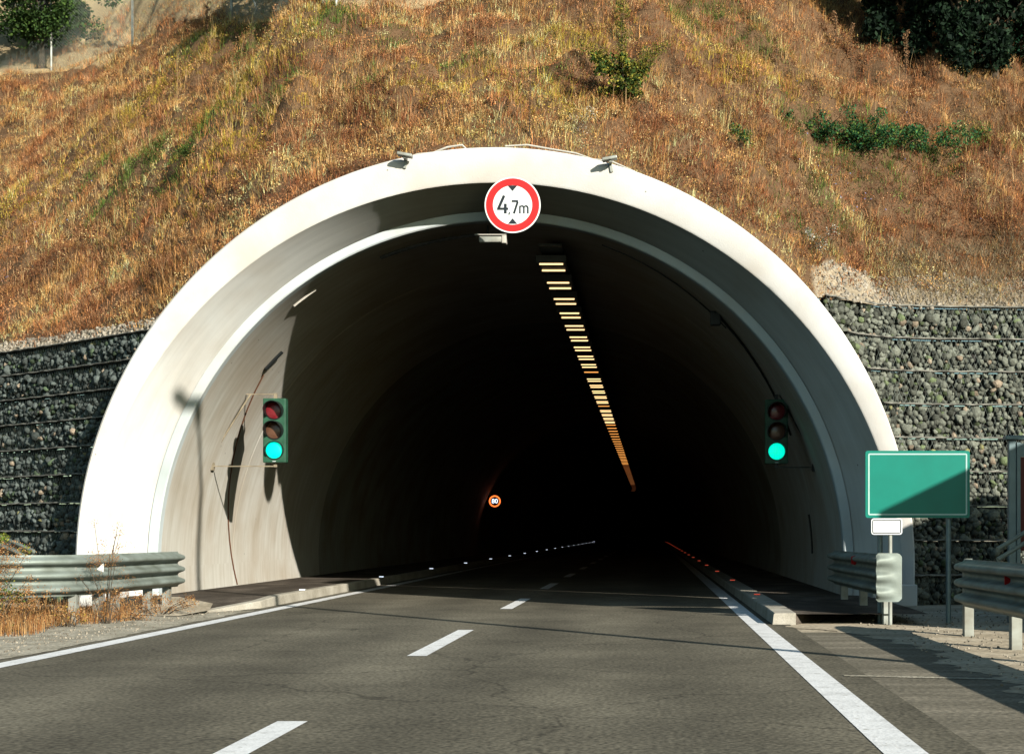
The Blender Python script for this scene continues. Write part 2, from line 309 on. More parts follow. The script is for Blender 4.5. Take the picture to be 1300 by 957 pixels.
# kerbs + walkways
def walkway(side):
    if side < 0: xk, xw, y0 = -6.12, -8.6, 23.3
    else: xk, xw, y0 = 1.58, 3.6, 20.4
    kw = .30 if side > 0 else .17
    ys = [y0, y0+1.5, 26, 28, 30, 34, 40, 60, 80, 100]+[105+6*i for i in range(1, 50)]
    hs = [.02 if side < 0 else .15]+[.16]*(len(ys)-1)
    if side < 0: hs[1] = .12
    k = MB(); rings = []
    for y, h in zip(ys, hs):
        off = cx(y); x = xk+off + (side*.0)
        if side < 0 and y < 24: x -= .5
        rings.append([(x, y, 0), (x+side*.015, y, h-.015), (x+side*.03, y, h), (x+side*kw, y, h), (x+side*kw, y, 0)])
    k.loft(rings, closed=True, caps=True)
    kb = k.build('kerb', M['kerb'], smooth=False); tag(kb, kind='structure')
    w = MB()
    w.loft([[(xk+side*kw+cx(y)-(.5 if side < 0 and y < 24 else 0), y, h-.012), (xw+cx(y), y, h-.012)] for y, h in zip(ys, hs)])
    if side > 0: w.add([(xk+kw, y0, 0), (xw, y0+4.4, 0), (xw, y0+4.4, .138), (xk+kw, y0, .138)], [(0,1,2,3)])
    tag(w.build('walkway', M['walk']), kind='structure')
    if side < 0:   # lighter concrete apron at the start
        tag(MB().add([(-6.7,22.3,.012),(-8.4,23.0,.03),(-8.5,25.2,.155),(-7.6,25.4,.158),(-6.64,23.9,.12),(-6.5,23.2,.05)], [(0,1,2,3,4,5)]).build('concrete_apron', M['dirt']), kind='structure')
walkway(-1); walkway(1)

# ------------------------------------------------------------------ portal
def arc(Rr, zc, y, n=97, zb=-.06, dx=0.0):
    t0 = math.asin((zb-zc)/Rr); out = []
    for i in range(n):
        t = math.pi-t0 + (t0-(math.pi-t0))*i/(n-1)
        out.append((TX+dx+Rr*math.cos(t), y, zc+Rr*math.sin(t)))
    return out
portal = thing('tunnel_portal', 'white concrete arched tunnel mouth set into the dry grass hillside', 'tunnel', (TX, PY, 0))
def pbuild(mb, name, mat, smooth=True):
    return mb.build(name, mat, portal, smooth, loc=(TX, PY, 0)) 
def fix_parent(o): o.location = (0, 0, 0); return o
# geometry is written relative to the portal base; the material needs world-like coords, so parts keep loc 0 and mesh in world minus base
def part(mb, name, mat, parent, smooth=True):
    base = parent.matrix_basis.translation
    o = mb.build(name, mat, parent, smooth, loc=tuple(base)); o.location = (0, 0, 0); return o
portal.location = (0, 0, 0)     # arch parts are modelled about the road origin
ringm = MB(); ringm.loft([arc(6.75,.63,29.5), arc(6.75,.63,PY+.03), arc(6.72,.63,PY), arc(6.585,.25,PY), arc(6.56,.25,PY+.02)])
ringm.build('portal_ring', M['ring'], portal, True)
fl = MB(); fl.loft([arc(6.56,.25,PY+.02), arc(6.33,.40,PY+.35), arc(6.10,.53,PY+.68), arc(5.89,.655,PY+1.0)]); fl.build('flared_soffit', M['soffit'], portal, True)
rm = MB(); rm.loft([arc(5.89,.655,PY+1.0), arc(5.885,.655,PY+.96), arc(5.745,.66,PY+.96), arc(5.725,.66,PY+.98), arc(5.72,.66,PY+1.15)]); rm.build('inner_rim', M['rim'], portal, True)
JY = 31.0
l1 = MB(); l1.loft([arc(5.72,.66,y) for y in (PY+1.15, 28, 30, JY-.012)]+[arc(5.76,.66,JY-.011), arc(5.76,.66,JY+.011), arc(5.72,.66,JY+.012), arc(5.72,.66,33), arc(5.72,.66,36), arc(5.72,.66,39)])
l1.build('entrance_lining', M['lining'], portal, True)
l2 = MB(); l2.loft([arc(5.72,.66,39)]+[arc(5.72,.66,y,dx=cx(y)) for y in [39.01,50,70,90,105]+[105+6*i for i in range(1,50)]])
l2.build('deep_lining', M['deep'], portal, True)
for s_ in (-1, 1): MB().box(TX+s_*6.42-.36, TX+s_*6.42+.36, PY-.035, PY+.6, 0, .36, bev=.02).build('plinth', M['soffit'], portal)

def lin(y, z, side, inset=0.0, zc=.66, Rr=5.72):
    return (TX+cx(y)+side*math.sqrt(max(0, (Rr-inset)**2-(z-zc)**2)), y, z)

# conduits on the walls
def conduit(pts, r, mat, label):
    b = MB(); b.tube(pts, r, 6); o = b.build('wall_conduit', mat, smooth=True); tag(o, label, 'conduit', 'conduits on the tunnel lining'); return o
conduit([lin(28.8+(31.2-28.8)*t, 3.9*(1-t)**1.0+.17, -1, .012) for t in np.linspace(0,1,14)], .014, M['rust'], 'thin rusty conduit curving down the sunlit left wall')
conduit([lin(28.6+.02*i, 4.15+.055*i, -1, .03) for i in range(7)], .035, M['black'], 'short black sleeve above the rusty conduit on the left wall')
conduit([lin(27.6+2.4*t, 5.05-2.0*t, 1, .03) for t in np.linspace(0,1,12)], .022, M['darksteel'], 'dark conduit leading down to the right traffic signal')
conduit([lin(31.2, 1.55-.11*i, 1, .02) for i in range(8)], .02, M['black'], 'short dark groove low on the right wall')
conduit([lin(27.0, 5.35-.04*i, -1, .02) for i in range(8)], .02, M['cable'], 'short pale cable on the upper left lining')
conduit([lin(26.9+1.3*t, 6.1-1.25*t, 1, .03) for t in np.linspace(0,1,10)], .012, M['darksteel'], 'thin dark cable looping below the arch right of the sign')
jb = MB(); p = lin(27.7, 4.95, 1, .08); jb.box(p[0]-.11, p[0]+.07, p[1]-.1, p[1]+.1, p[2]-.12, p[2]+.12, bev=.015)
tag(jb.build('junction_box', M['darksteel']), 'small dark junction box on the right wall above the signal', 'junction box')

# cable ladder, camera, portal roof fittings
b = MB()
for rr in (.07, .19):
    b.tube([(TX+(5.72-.1)*math.cos(t), 26.75+rr, .66+(5.72-.1)*math.sin(t)) for t in np.linspace(R(94), R(112), 12)], .018, 6)
for t in np.linspace(R(94), R(112), 16):
    b.tube([(TX+5.62*math.cos(t), 26.82, .66+5.62*math.sin(t)), (TX+5.62*math.cos(t), 26.94, .66+5.62*math.sin(t))], .012, 5)
tag(b.build('cable_ladder', M['darksteel']), 'dark cable ladder under the crown left of the height sign', 'cable ladder')
cam_t = thing('surveillance_camera', 'small pale tipped camera on a bracket under the arch crown', 'camera', (-2.6, 26.6, 6.32))
part(MB().tube([(-2.75,26.6,6.38),(-2.75,26.55,6.16)], .02, 8), 'bracket', M['darksteel'], cam_t)
part(MB().box(-2.88,-2.5,26.42,26.6,6.06,6.16,bev=.015), 'housing', M['steel2'], cam_t)
part(MB().box(-2.5,-2.42,26.41,26.61,6.04,6.18,bev=.015), 'end_cap', M['cable'], cam_t)
part(MB().box(-2.95,-2.42,26.40,26.62,6.175,6.19), 'sun_shield', M['cable'], cam_t)
for (fx, fz, rz, lb) in ((-3.93, 7.13, .18, 'small floodlight bracket on the arch face left of the height sign'), (-.64, 7.07, -.18, 'small floodlight bracket on the arch face right of the height sign')):
    t = thing('floodlight', lb, 'floodlight', (fx, PY, fz), 'floodlight brackets on the arch face')
    for nm, q, mt in (('bracket', MB().box(-.02,.02,-.22,0,.02,.05).box(-.02,.02,-.03,-.005,-.10,.10), M['steel2']),
                      ('lamp_housing', MB().box(-.12,.12,-.27,-.10,.05,.10,bev=.012), M['steel2'])):
        o = q.build(nm, mt, t); 
    t.rotation_euler = (0, rz, 0)
cb1 = MB(); 
def ringtop(px, lift): 
    x = (px-826)*PY/2000; return (x, PY+.2, .63+math.sqrt(6.75**2-(x-TX)**2)+lift)
cb1.tube([ringtop(500,.0), ringtop(528,.05), ringtop(548,.03), ringtop(566,.09), ringtop(585,.10), ringtop(590,.03)], .017, 6)
tag(cb1.build('roof_cable', M['cable'], smooth=True), 'pale cable lying along the crown of the arch on the left', 'cable', 'cables along the arch crown')
cb2 = MB(); cb2.tube([ringtop(640,.06), ringtop(668,.10), ringtop(700,.07), ringtop(730,.07), ringtop(752,.03), ringtop(775,.08), ringtop(806,.03)], .015, 6)
tag(cb2.build('roof_cable', M['cable'], smooth=True), 'pale cable lying along the crown of the arch on the right', 'cable', 'cables along the arch crown')

# ------------------------------------------------------------------ tunnel lights
l0 = thing('ceiling_light', 'tunnel ceiling light nearest the mouth with two warm glowing bars', 'light', (-1.77, 28.05, 5.95), 'ceiling lights in a row down the tunnel')
hs = MB().box(-.27,.27,-.08,.80,.03,.17,bev=.01).build('housing', M['darksteel'], l0)
for yy in (0, .69):
    MB().box(-.21,.21,yy-.02,yy+.02,.006,.028).build('glowing_bar', M['lamp'], l0)
for hx in (-.15,.15): MB().tube([(hx,.36,.17),(hx,.36,.40)], .012, 6).build('hanger', M['darksteel'], l0)
words = ['second','third','fourth','fifth','sixth','seventh','eighth','ninth','tenth','eleventh','twelfth']
bars = {}
def dim(c, mt):
    for ch in c.children:
        if ch.name.startswith('glowing_bar'):
            if mt not in bars:
                bars[mt] = ch.data.copy(); bars[mt].materials.clear(); bars[mt].materials.append(M[mt])
            ch.data = bars[mt]
for i in range(1, 74):
    c = copy_tree(l0); y = 28.05+2.1*i; c.location = (-1.77+cx(y), y, 5.95)
    if i >= 62: dim(c, 'lamp4')
    elif i >= 40: dim(c, 'lamp3')
    elif i >= 20 or i in (9, 15): dim(c, 'lamp2')
    if i <= len(words): c['label'] = f'{words[i-1]} warm ceiling light counted inward from the tunnel mouth'
    else: c['label'] = 'small distant ceiling light far down the dark tunnel'
tray = MB(); tray.loft([[(-1.55+cx(y),y,6.17),(-1.95+cx(y),y,6.17),(-1.95+cx(y),y,6.21),(-1.55+cx(y),y,6.21)] for y in [27.4]+list(range(30,240,6))], closed=True, caps=True)
tag(tray.build('cable_tray', M['darksteel']), 'long dark cable tray above the row of ceiling lights', 'cable tray')

# reflector studs on both kerbs, lenses given a glow for returned headlights
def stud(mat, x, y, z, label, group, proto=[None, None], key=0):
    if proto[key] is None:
        t = thing('kerb_stud', label, 'marker reflector', (x, y, z), group)
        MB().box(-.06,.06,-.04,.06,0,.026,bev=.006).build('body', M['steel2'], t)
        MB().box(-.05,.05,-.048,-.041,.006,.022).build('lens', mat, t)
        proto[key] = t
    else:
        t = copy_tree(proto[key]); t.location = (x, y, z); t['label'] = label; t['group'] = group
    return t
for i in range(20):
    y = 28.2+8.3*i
    stud(M['glow_w'], -6.21+cx(y)-.02, y, .16, ['pale stud on the sunlit left kerb','glowing white kerb reflector nearest the shadow on the left kerb','second glowing white kerb reflector inside the tunnel on the left'][i] if i < 3 else 'tiny glowing white kerb reflector far along the left kerb', 'white reflectors along the left kerb', key=0)
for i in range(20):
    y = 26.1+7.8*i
    stud(M['glow_r'], 1.76+cx(y), y, .16, ['glowing red kerb reflector nearest the mouth on the right kerb','second glowing red kerb reflector on the right kerb','third glowing red kerb reflector on the right kerb'][i] if i < 3 else 'tiny glowing red kerb reflector far along the right kerb', 'red reflectors along the right kerb', key=1)

# ------------------------------------------------------------------ text helper
def text_mesh(body, size, mat, name, parent, loc, sx=1.0, bold=0.0, ext=.002, align='CENTER'):
    cu = bpy.data.curves.new(name, 'FONT'); cu.body = body; cu.size = size; cu.extrude = ext; cu.offset = bold; cu.align_x = align; cu.align_y = 'CENTER'
    to = bpy.data.objects.new('tmp', cu); C.objects.link(to); dg = bpy.context.evaluated_depsgraph_get()
    me = bpy.data.meshes.new_from_object(to.evaluated_get(dg)); bpy.data.objects.remove(to); bpy.data.curves.remove(cu)
    me.name = name; me.transform(Matrix.Rotation(R(90), 4, 'X') @ Matrix.Diagonal((sx, 1, 1, 1))); me.materials.clear(); me.materials.append(mat)
    return link(name, me, parent, loc)
def disc(r, y0, y1, n=64, r0=0):
    b = MB()
    if r0 == 0: b.prism([(r*math.cos(2*math.pi*i/n), r*math.sin(2*math.pi*i/n)) for i in range(n)], y0, y1)
    else:
        o = [[(q*math.cos(2*math.pi*i/n), yy, q*math.sin(2*math.pi*i/n)) for i in range(n)] for q, yy in ((r,y1),(r,y0),(r0,y0),(r0,y1),(r,y1))]
        b.loft(o, closed=True)
    return b
# height limit sign
hs = thing('height_limit_sign', 'round red ringed sign reading 4,7 m hanging at the arch crown', 'sign', (-2.205, PY-.13, 6.42))
disc(.447, 0, .02).build('sign_plate', M['white'], hs)
disc(.425, -.004, -.0005, r0=.315).build('red_ring', M['red'], hs)
s7 = .001
MB().prism([(-.075,.31),(.075,.31),(0,.222)], -.005, -.001).prism([(-.075,-.30),(0,-.212),(.075,-.30)], -.005, -.001).build('arrow_mark', M['black_paint'], hs)
# 4,7m drawn as polygons in road-sign lettering
lt = MB()
def seg(x0, z0, x1, z1, w, cap=.0):
    dx, dz = x1-x0, z1-z0; L_ = math.hypot(dx, dz); nx, nz = -dz/L_*w/2, dx/L_*w/2; ex, ez = dx/L_*cap, dz/L_*cap
    lt.prism([(x0+nx-ex,z0+nz-ez),(x1+nx+ex,z1+nz+ez),(x1-nx+ex,z1-nz+ez),(x0-nx-ex,z0-nz-ez)], -.006-.00002*len(lt.v), -.001)
seg(-.135,.15,-.225,-.055, .042); seg(-.245,-.060,-.070,-.060, .036); seg(-.115,.02,-.115,-.135, .042)
seg(-.048,-.115,-.058,-.155, .020)
seg(-.012,.062,.088,.062, .030); seg(.082,.05,.022,-.135, .032)
def marc(x0, z0, r, a0, a1, w):
    P = [(x0+r*math.cos(a), z0+r*math.sin(a)) for a in np.linspace(a0, a1, 9)]
    for p, q in zip(P[:-1], P[1:]): seg(p[0],p[1],q[0],q[1], w, .002)
seg(.118,-.012,.118,-.135, .022)
marc(.150,-.047,.032, math.pi, 0, .021); seg(.182,-.047,.182,-.135, .022)
marc(.214,-.047,.032, math.pi, 0, .021); seg(.246,-.047,.246,-.135, .022)
lt.build('lettering', M['black_paint'], hs)
MB().box(-.25,-.21,.02,.125,.05,.09).box(.21,.25,.02,.125,.05,.09).box(-.32,.32,.02,.05,.04,.10).build('bracket', M['steel2'], hs)

# LED 80 sign
s8 = thing('speed_limit_sign', 'small glowing sign reading 80 deep inside the dark tunnel', 'sign', (-7.42, 75, 2.69))
MB().box(-.34,.34,.01,.12,-.34,.34,bev=.01).build('panel', M['black'], s8)
disc(.275, -.012, .008, 40, .215).build('lit_ring', M['led_o'], s8)
text_mesh('80', .30, M['glow_w'], 'lettering', s8, (0, -.006, -.005), 1.0, .004)
MB().tube([(-.3,.06,.0),(-.42,.06,0)], .03, 8).build('bracket', M['darksteel'], s8)

# ------------------------------------------------------------------ traffic signals
def signal(x, y, z, side, label, lensred, lensamb):
    t = thing('traffic_signal', label, 'traffic light', (x, y, z), 'traffic lights on the tunnel walls')
    MB().box(-.205,.205,0,.20,-.58,.58,bev=.012).build('housing', M['signal'], t)
    for k, (zz, mt, nm) in enumerate(((.36, M['r_off'], 'red_lens'), (0, M['y_off'], 'amber_lens'), (-.36, M['g_on'], 'green_lens'))):
        b = MB(); n = 36; rings = []
        for rr, yy in ((.150,-.004),(.148,-.012),(.12,-.024),(.07,-.032),(.001,-.036)):
            rings.append([(rr*math.cos(2*math.pi*i/n), yy, zz+rr*math.sin(2*math.pi*i/n)) for i in range(n)])
        b.loft(rings, closed=True); le = b.build(nm, mt, t, True)
        # visor: open tube cut away below
        v = MB(); m = 26; prof = []
        for i in range(m+1):
            a = math.pi*(-.22) + math.pi*1.44*i/m; cut = 1-abs(2*i/m-1)**4
            prof.append((a, .06+.16*cut if k < 2 else .04+.03*cut))
        inn = [(.158*math.cos(a), .0, zz+.158*math.sin(a)) for a, d in prof]; inf = [(.158*math.cos(a), -d, zz+.158*math.sin(a)) for a, d in prof]
        otf = [(.165*math.cos(a), -d, zz+.165*math.sin(a)) for a, d in prof]; ot = [(.165*math.cos(a), .0, zz+.165*math.sin(a)) for a, d in prof]
        v.loft([inn, inf, otf, ot]); v.build('visor', M['black'], t, True)
        disc(.172, -.004, -.001, 40, .150).build('lens_bezel', M['black'], t).location = (0, 0, zz)
    # arms to the wall
    wl = abs(lin(y+.1, z-.64, side)[0]-x); wu = abs(lin(y+.1, z+.66, side)[0]-x)
    b = MB().box(min(0, side*wl), max(0, side*wl), .09, .11, -.655, -.635).box(-.03,.03,.08,.12,-.66,-.58)
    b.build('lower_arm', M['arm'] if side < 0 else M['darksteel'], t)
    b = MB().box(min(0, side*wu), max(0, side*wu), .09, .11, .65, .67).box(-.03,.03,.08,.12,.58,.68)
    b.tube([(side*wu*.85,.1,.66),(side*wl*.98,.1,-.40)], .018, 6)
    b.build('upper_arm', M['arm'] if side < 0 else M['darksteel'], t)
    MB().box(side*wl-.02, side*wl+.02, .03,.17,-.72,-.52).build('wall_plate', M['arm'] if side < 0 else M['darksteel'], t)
    MB().box(-.03,.03,-.004,-.001,-.565,-.555).build('label_plate', M['white'], t)
signal(-6.81, 28.5, 3.04, -1, 'traffic light with green lit on the sunlit left wall', None, None)
signal(2.28, 28.5, 3.02, 1, 'shaded traffic light with green lit on the right wall', None, None)

# ------------------------------------------------------------------ guardrails
def thrie(path, z0, side, n=37, H=.54, amp=.058):
    """wave beam along a plan path; side=+1 puts the face on the left of travel"""
    b = MB(); rings = []
    P = [Vector((p[0], p[1], 0)) for p in path]; dz = [p[2] if len(p) > 2 else 0 for p in path]
    for i, p in enumerate(P):
        t = (P[min(i+1, len(P)-1)]-P[max(i-1, 0)]).normalized(); nn = Vector((-t.y, t.x, 0))*side
        fr = []; bk = []
        for k in range(n):
            v = k/(n-1); w = math.tanh(1.5*-math.cos(2*math.pi*3*v))/.905
            u = amp*w
            q = p+nn*u; fr.append((q.x, q.y, z0+v*H+dz[i])); q = p+nn*(u-.006); bk.append((q.x, q.y, z0+v*H+dz[i]))
        rings.append(fr+bk[::-1])
    b.loft(rings, closed=True, caps=True); return b
def cpost(x, y, h, w=.10, d=.12):
    return MB().box(x-w/2, x+w/2, y-.004, y+.004, 0, h).box(x-w/2-.004, x-w/2+.004, y, y+d, 0, h).box(x+w/2-.004, x+w/2+.004, y, y+d, 0, h)
def bez(p0, p1, p2, n=8): return [((1-t)**2*p0[0]+2*t*(1-t)*p1[0]+t*t*p2[0], (1-t)**2*p0[1]+2*t*(1-t)*p1[1]+t*t*p2[1]) for t in np.linspace(0, 1, n)]
def rail(label, path, side, posts, refl, base, z0=.36, end=None):
    t = thing('guardrail', label, 'guardrail', base, None)
    part(thrie(path, z0, side), 'beam', M['steel'], t, True)
    for (x, y) in posts: part(cpost(x, y, .80), 'post', M['steel2'], t, False)
    for (x, y, z, m) in refl:
        s_ = 1 if m is M['refl_r'] else 1
        part(MB().prism([(x-.07,z),(x+.02,z+.085),(x+.02,z-.085)] if m is M['white'] else [(x-.06,z+.05),(x+.0,z+.07),(x+.03,z),(x+.0,z-.07),(x-.06,z-.05)], y-.05, y-.035), 'reflector', m, t, False)
    if end: part(end, 'end_plate', M['steel'], t)
    return t
# left of the road
lp = [(-12.0,19.2),(-9.6,19.9),(-8.4,20.05)]+bez((-8.4,20.05),(-7.5,20.2),(-7.42,21.2),8)[1:]+[(-7.35,22.4),(-7.25,24.35)]
rail('three wave steel guardrail ending against the left side of the arch', lp, -1, [(-7.62,20.75),(-7.57,21.5),(-7.54,22.1),(-7.46,23.3),(-7.42,24.1),(-9.9,20.1),(-11.3,19.75)],
     [(-7.40,21.3,.70,M['white'])], (-7.4,20.5,0))
rp = [(2.88,25.2),(2.90,23),(2.95,20.9)]+bez((2.95,20.9),(2.95,20.2),(3.12,20.12),9)[1:]
ep = MB(); rows_ = []
for yo in (0, .008):
    for iu in (range(13) if yo == 0 else range(12, -1, -1)):
        u = iu/12; cr0 = .045*(max(0, (u-.82)/.18))**2+.03*(max(0, (.1-u)/.1))**2
        rows_.append([(2.87+.33*u, 20.03+yo+.03*u-.035*math.tanh(1.6*-math.cos(6*math.pi*v))*max(0, 1-u*1.25), .31+cr0+(.62-2*cr0)*v) for v in np.linspace(0, 1, 31)])
rows_.append(rows_[0]); ep.loft(rows_)
rail('short steel guardrail at the right foot of the arch with a rounded lit end', rp, -1, [(3.06,20.45),(3.06,22.6),(3.03,24.6)], [(2.905,22.4,.80,M['refl_r'])], (2.95,21,0), z0=.37, end=ep)
rq = bez((3.72,18.35),(3.50,18.35),(3.52,17.7),7)+[(3.55,16.5),(3.6,14),(3.7,8),(3.7,-8)]
rail('long steel guardrail entering from the right edge of the view', rq, -1, [(3.66,18.1),(3.72,16.0),(3.75,14.0),(3.8,12),(3.8,10),(3.8,8)], [(3.62,15.9,.72,M['refl_r'])], (3.6,17,0), z0=.35)
# sloping tail rails behind
def slope_rail(pts, label):
    t = thing('sloping_rail', label, 'rail', (0,0,0))
    for dz in (0, .13): MB().tube([(p[0], p[1], p[2]+dz) for p in pts], .028, 6).build('bar', M['steel'], t)
slope_rail([(-12.4,26.0,1.75),(-9.2,23.5,.78)], 'pair of grey rails sloping down behind the left guardrail')
slope_rail([(4.25,19.3,.86),(5.6,20.2,1.55)], 'grey brace rising to the right behind the right guardrail')

# ------------------------------------------------------------------ signs on the right
gs = thing('direction_sign', 'blank green panel with white border on two posts right of the arch', 'sign', (3.5, 20.7, 0))
def plate(x0, x1, z0, z1, y0, y1, r):
    P = []
    for (cx_, cz, a) in ((x1-r, z1-r, 0), (x0+r, z1-r, 90), (x0+r, z0+r, 180), (x1-r, z0+r, 270)):
        for k in range(5): P.append((cx_+r*math.cos(R(a+k*22.5)), cz+r*math.sin(R(a+k*22.5))))
    return P
def frame(x0, x1, z0, z1, w, y0, y1, r):
    a = plate(x0, x1, z0, z1, 0, 0, r); c = plate(x0+w, x1-w, z0+w, z1-w, 0, 0, max(.004, r-w)); b = MB()
    b.loft([[(u, y0, w_) for u, w_ in a], [(u, y0, w_) for u, w_ in c], [(u, y1, w_) for u, w_ in c], [(u, y1, w_) for u, w_ in a], [(u, y0, w_) for u, w_ in a]], closed=True); return b
sx0, sx1, sz0, sz1 = 2.82, 4.19, 1.385, 2.265
part(MB().prism(plate(sx0, sx1, sz0, sz1, 0, 0, .03), 20.68, 20.70), 'panel', M['green'], gs, False)
part(frame(sx0+.035, sx1-.035, sz0+.035, sz1-.035, .019, 20.676, 20.679, .02), 'white_border', M['border'], gs, False)
for x in (3.02, 3.92): part(MB().tube([(x,20.74,0),(x,20.74,2.2)], .035, 10), 'post', M['tealsteel'], gs)
part(MB().box(2.86,4.15,20.70,20.72,1.55,1.60).box(2.86,4.15,20.70,20.72,2.02,2.07), 'rail', M['tealsteel'], gs, False)
ws = thing('small_sign', 'small blank white plate on a thin pole below the green sign', 'sign', (3.03, 20.1, 0))
part(MB().prism(plate(2.84, 3.24, 1.165, 1.375, 0, 0, .035), 20.28, 20.29), 'panel', M['white'], ws, False)
part(frame(2.855, 3.225, 1.18, 1.36, .010, 20.276, 20.279, .025), 'black_border', M['black'], ws, False)
part(MB().tube([(3.09,20.32,0),(3.09,20.32,1.37)], .026, 10), 'post', M['steel2'], ws)
bd = thing('notice_board', 'tall steel framed red brown board cut off by the right edge', 'board', (5.0, 20.85, 0))
for x in (4.78, 7.4): part(MB().box(x-.05,x+.05,20.80,20.90,0,2.41,bev=.01).box(x+.052,x+.10,20.78,20.92,.3,2.38), 'post', M['tealsteel'], bd, False)
part(MB().box(4.68,7.5,20.75,20.95,2.415,2.47,bev=.01), 'top_rail', M['tealsteel'], bd, False)
part(MB().box(4.885,7.3,20.83,20.87,.95,2.19), 'panel', M['redbrown'], bd, False)
part(MB().box(4.885,7.3,20.81,20.89,2.195,2.37), 'header', M['tealsteel'], bd, False)

# street lamp out of view whose shadow crosses the road
sl = thing('street_lamp', 'unseen tall grey street lamp beside the right shoulder', 'street lamp', (5.0, 11.0, 0))
part(MB().tube([(5,11,0),(5,11,10.4),(4.9,11,10.9),(4.5,11,11.15),(4.1,11,11.2)], .09, 10, .04), 'pole', M['steel2'], sl)
part(MB().box(3.4,4.15,10.87,11.13,11.13,11.27,bev=.05), 'lamp_head', M['steel2'], sl)
# unseen wall and board added right of the view, shaped to cast shade
tag(MB().prism([(14.0,0),(14.0,4.9),(23.2,3.5),(23.2,0)], 8.0, 8.35, 'X').build('shadow_wall', M['wall']), 'unseen wall with a sloping top added to shade the green sign and right arch foot', 'shadow caster')
gb = thing('shadow_board', 'unseen panel on a mast added to shade the road at the tunnel mouth', 'added shade board', (8.0, 16, 0))
part(MB().prism([(13.8,6.0),(14.8,5.5),(15.8,4.85),(18.0,4.1),(19.3,4.1),(19.35,5.4),(18.5,7.3),(17.0,9.4),(15.5,10.3),(12.9,10.4)], 8.0, 8.12, 'X'), 'panel', M['boardgrey'], gb, False)
part(MB().tube([(8.5,16.5,0),(8.5,16.5,8.8)], .16, 12), 'post', M['steel2'], gb)

# ------------------------------------------------------------------ gabion walls
bm = bmesh.new(); bmesh.ops.create_icosphere(bm, subdivisions=1, radius=.55); bm.verts.index_update()
ICO_V = np.array([v.co[:] for v in bm.verts]); ICO_V *= (1+1.1*(fbm(ICO_V[:,0]*3.1+5, ICO_V[:,1]*3.1+ICO_V[:,2]*2.3, 4)-.5))[:,None]; ICO_V = np.clip(ICO_V, [-.40,-.36,-.38], [.36,.42,.37]); ICO_F = np.array([[v.index for v in f.verts] for f in bm.faces]); bm.free()
def resample(path, step):
    P = np.array(path, float); d = np.r_[0, np.cumsum(np.linalg.norm(np.diff(P, axis=0), axis=1))]; s_ = np.arange(0, d[-1], step)
    q = np.stack([np.interp(s_, d, P[:, 0]), np.interp(s_, d, P[:, 1])], 1); tt = np.gradient(q, axis=0); tt /= np.linalg.norm(tt, axis=1)[:, None]
    return q, tt
LG = [(-7.7,26.0),(-8.6,26.8),(-10.5,28.5),(-12.5,30.2),(-17,34.0)]; LGZ = 4.62
RG = [(2.2,25.75),(2.9,26.0),(3.35,26.55),(3.9,27.0),(4.8,27.25),(7,27.4),(13,27.6)]; RGZ = 5.10
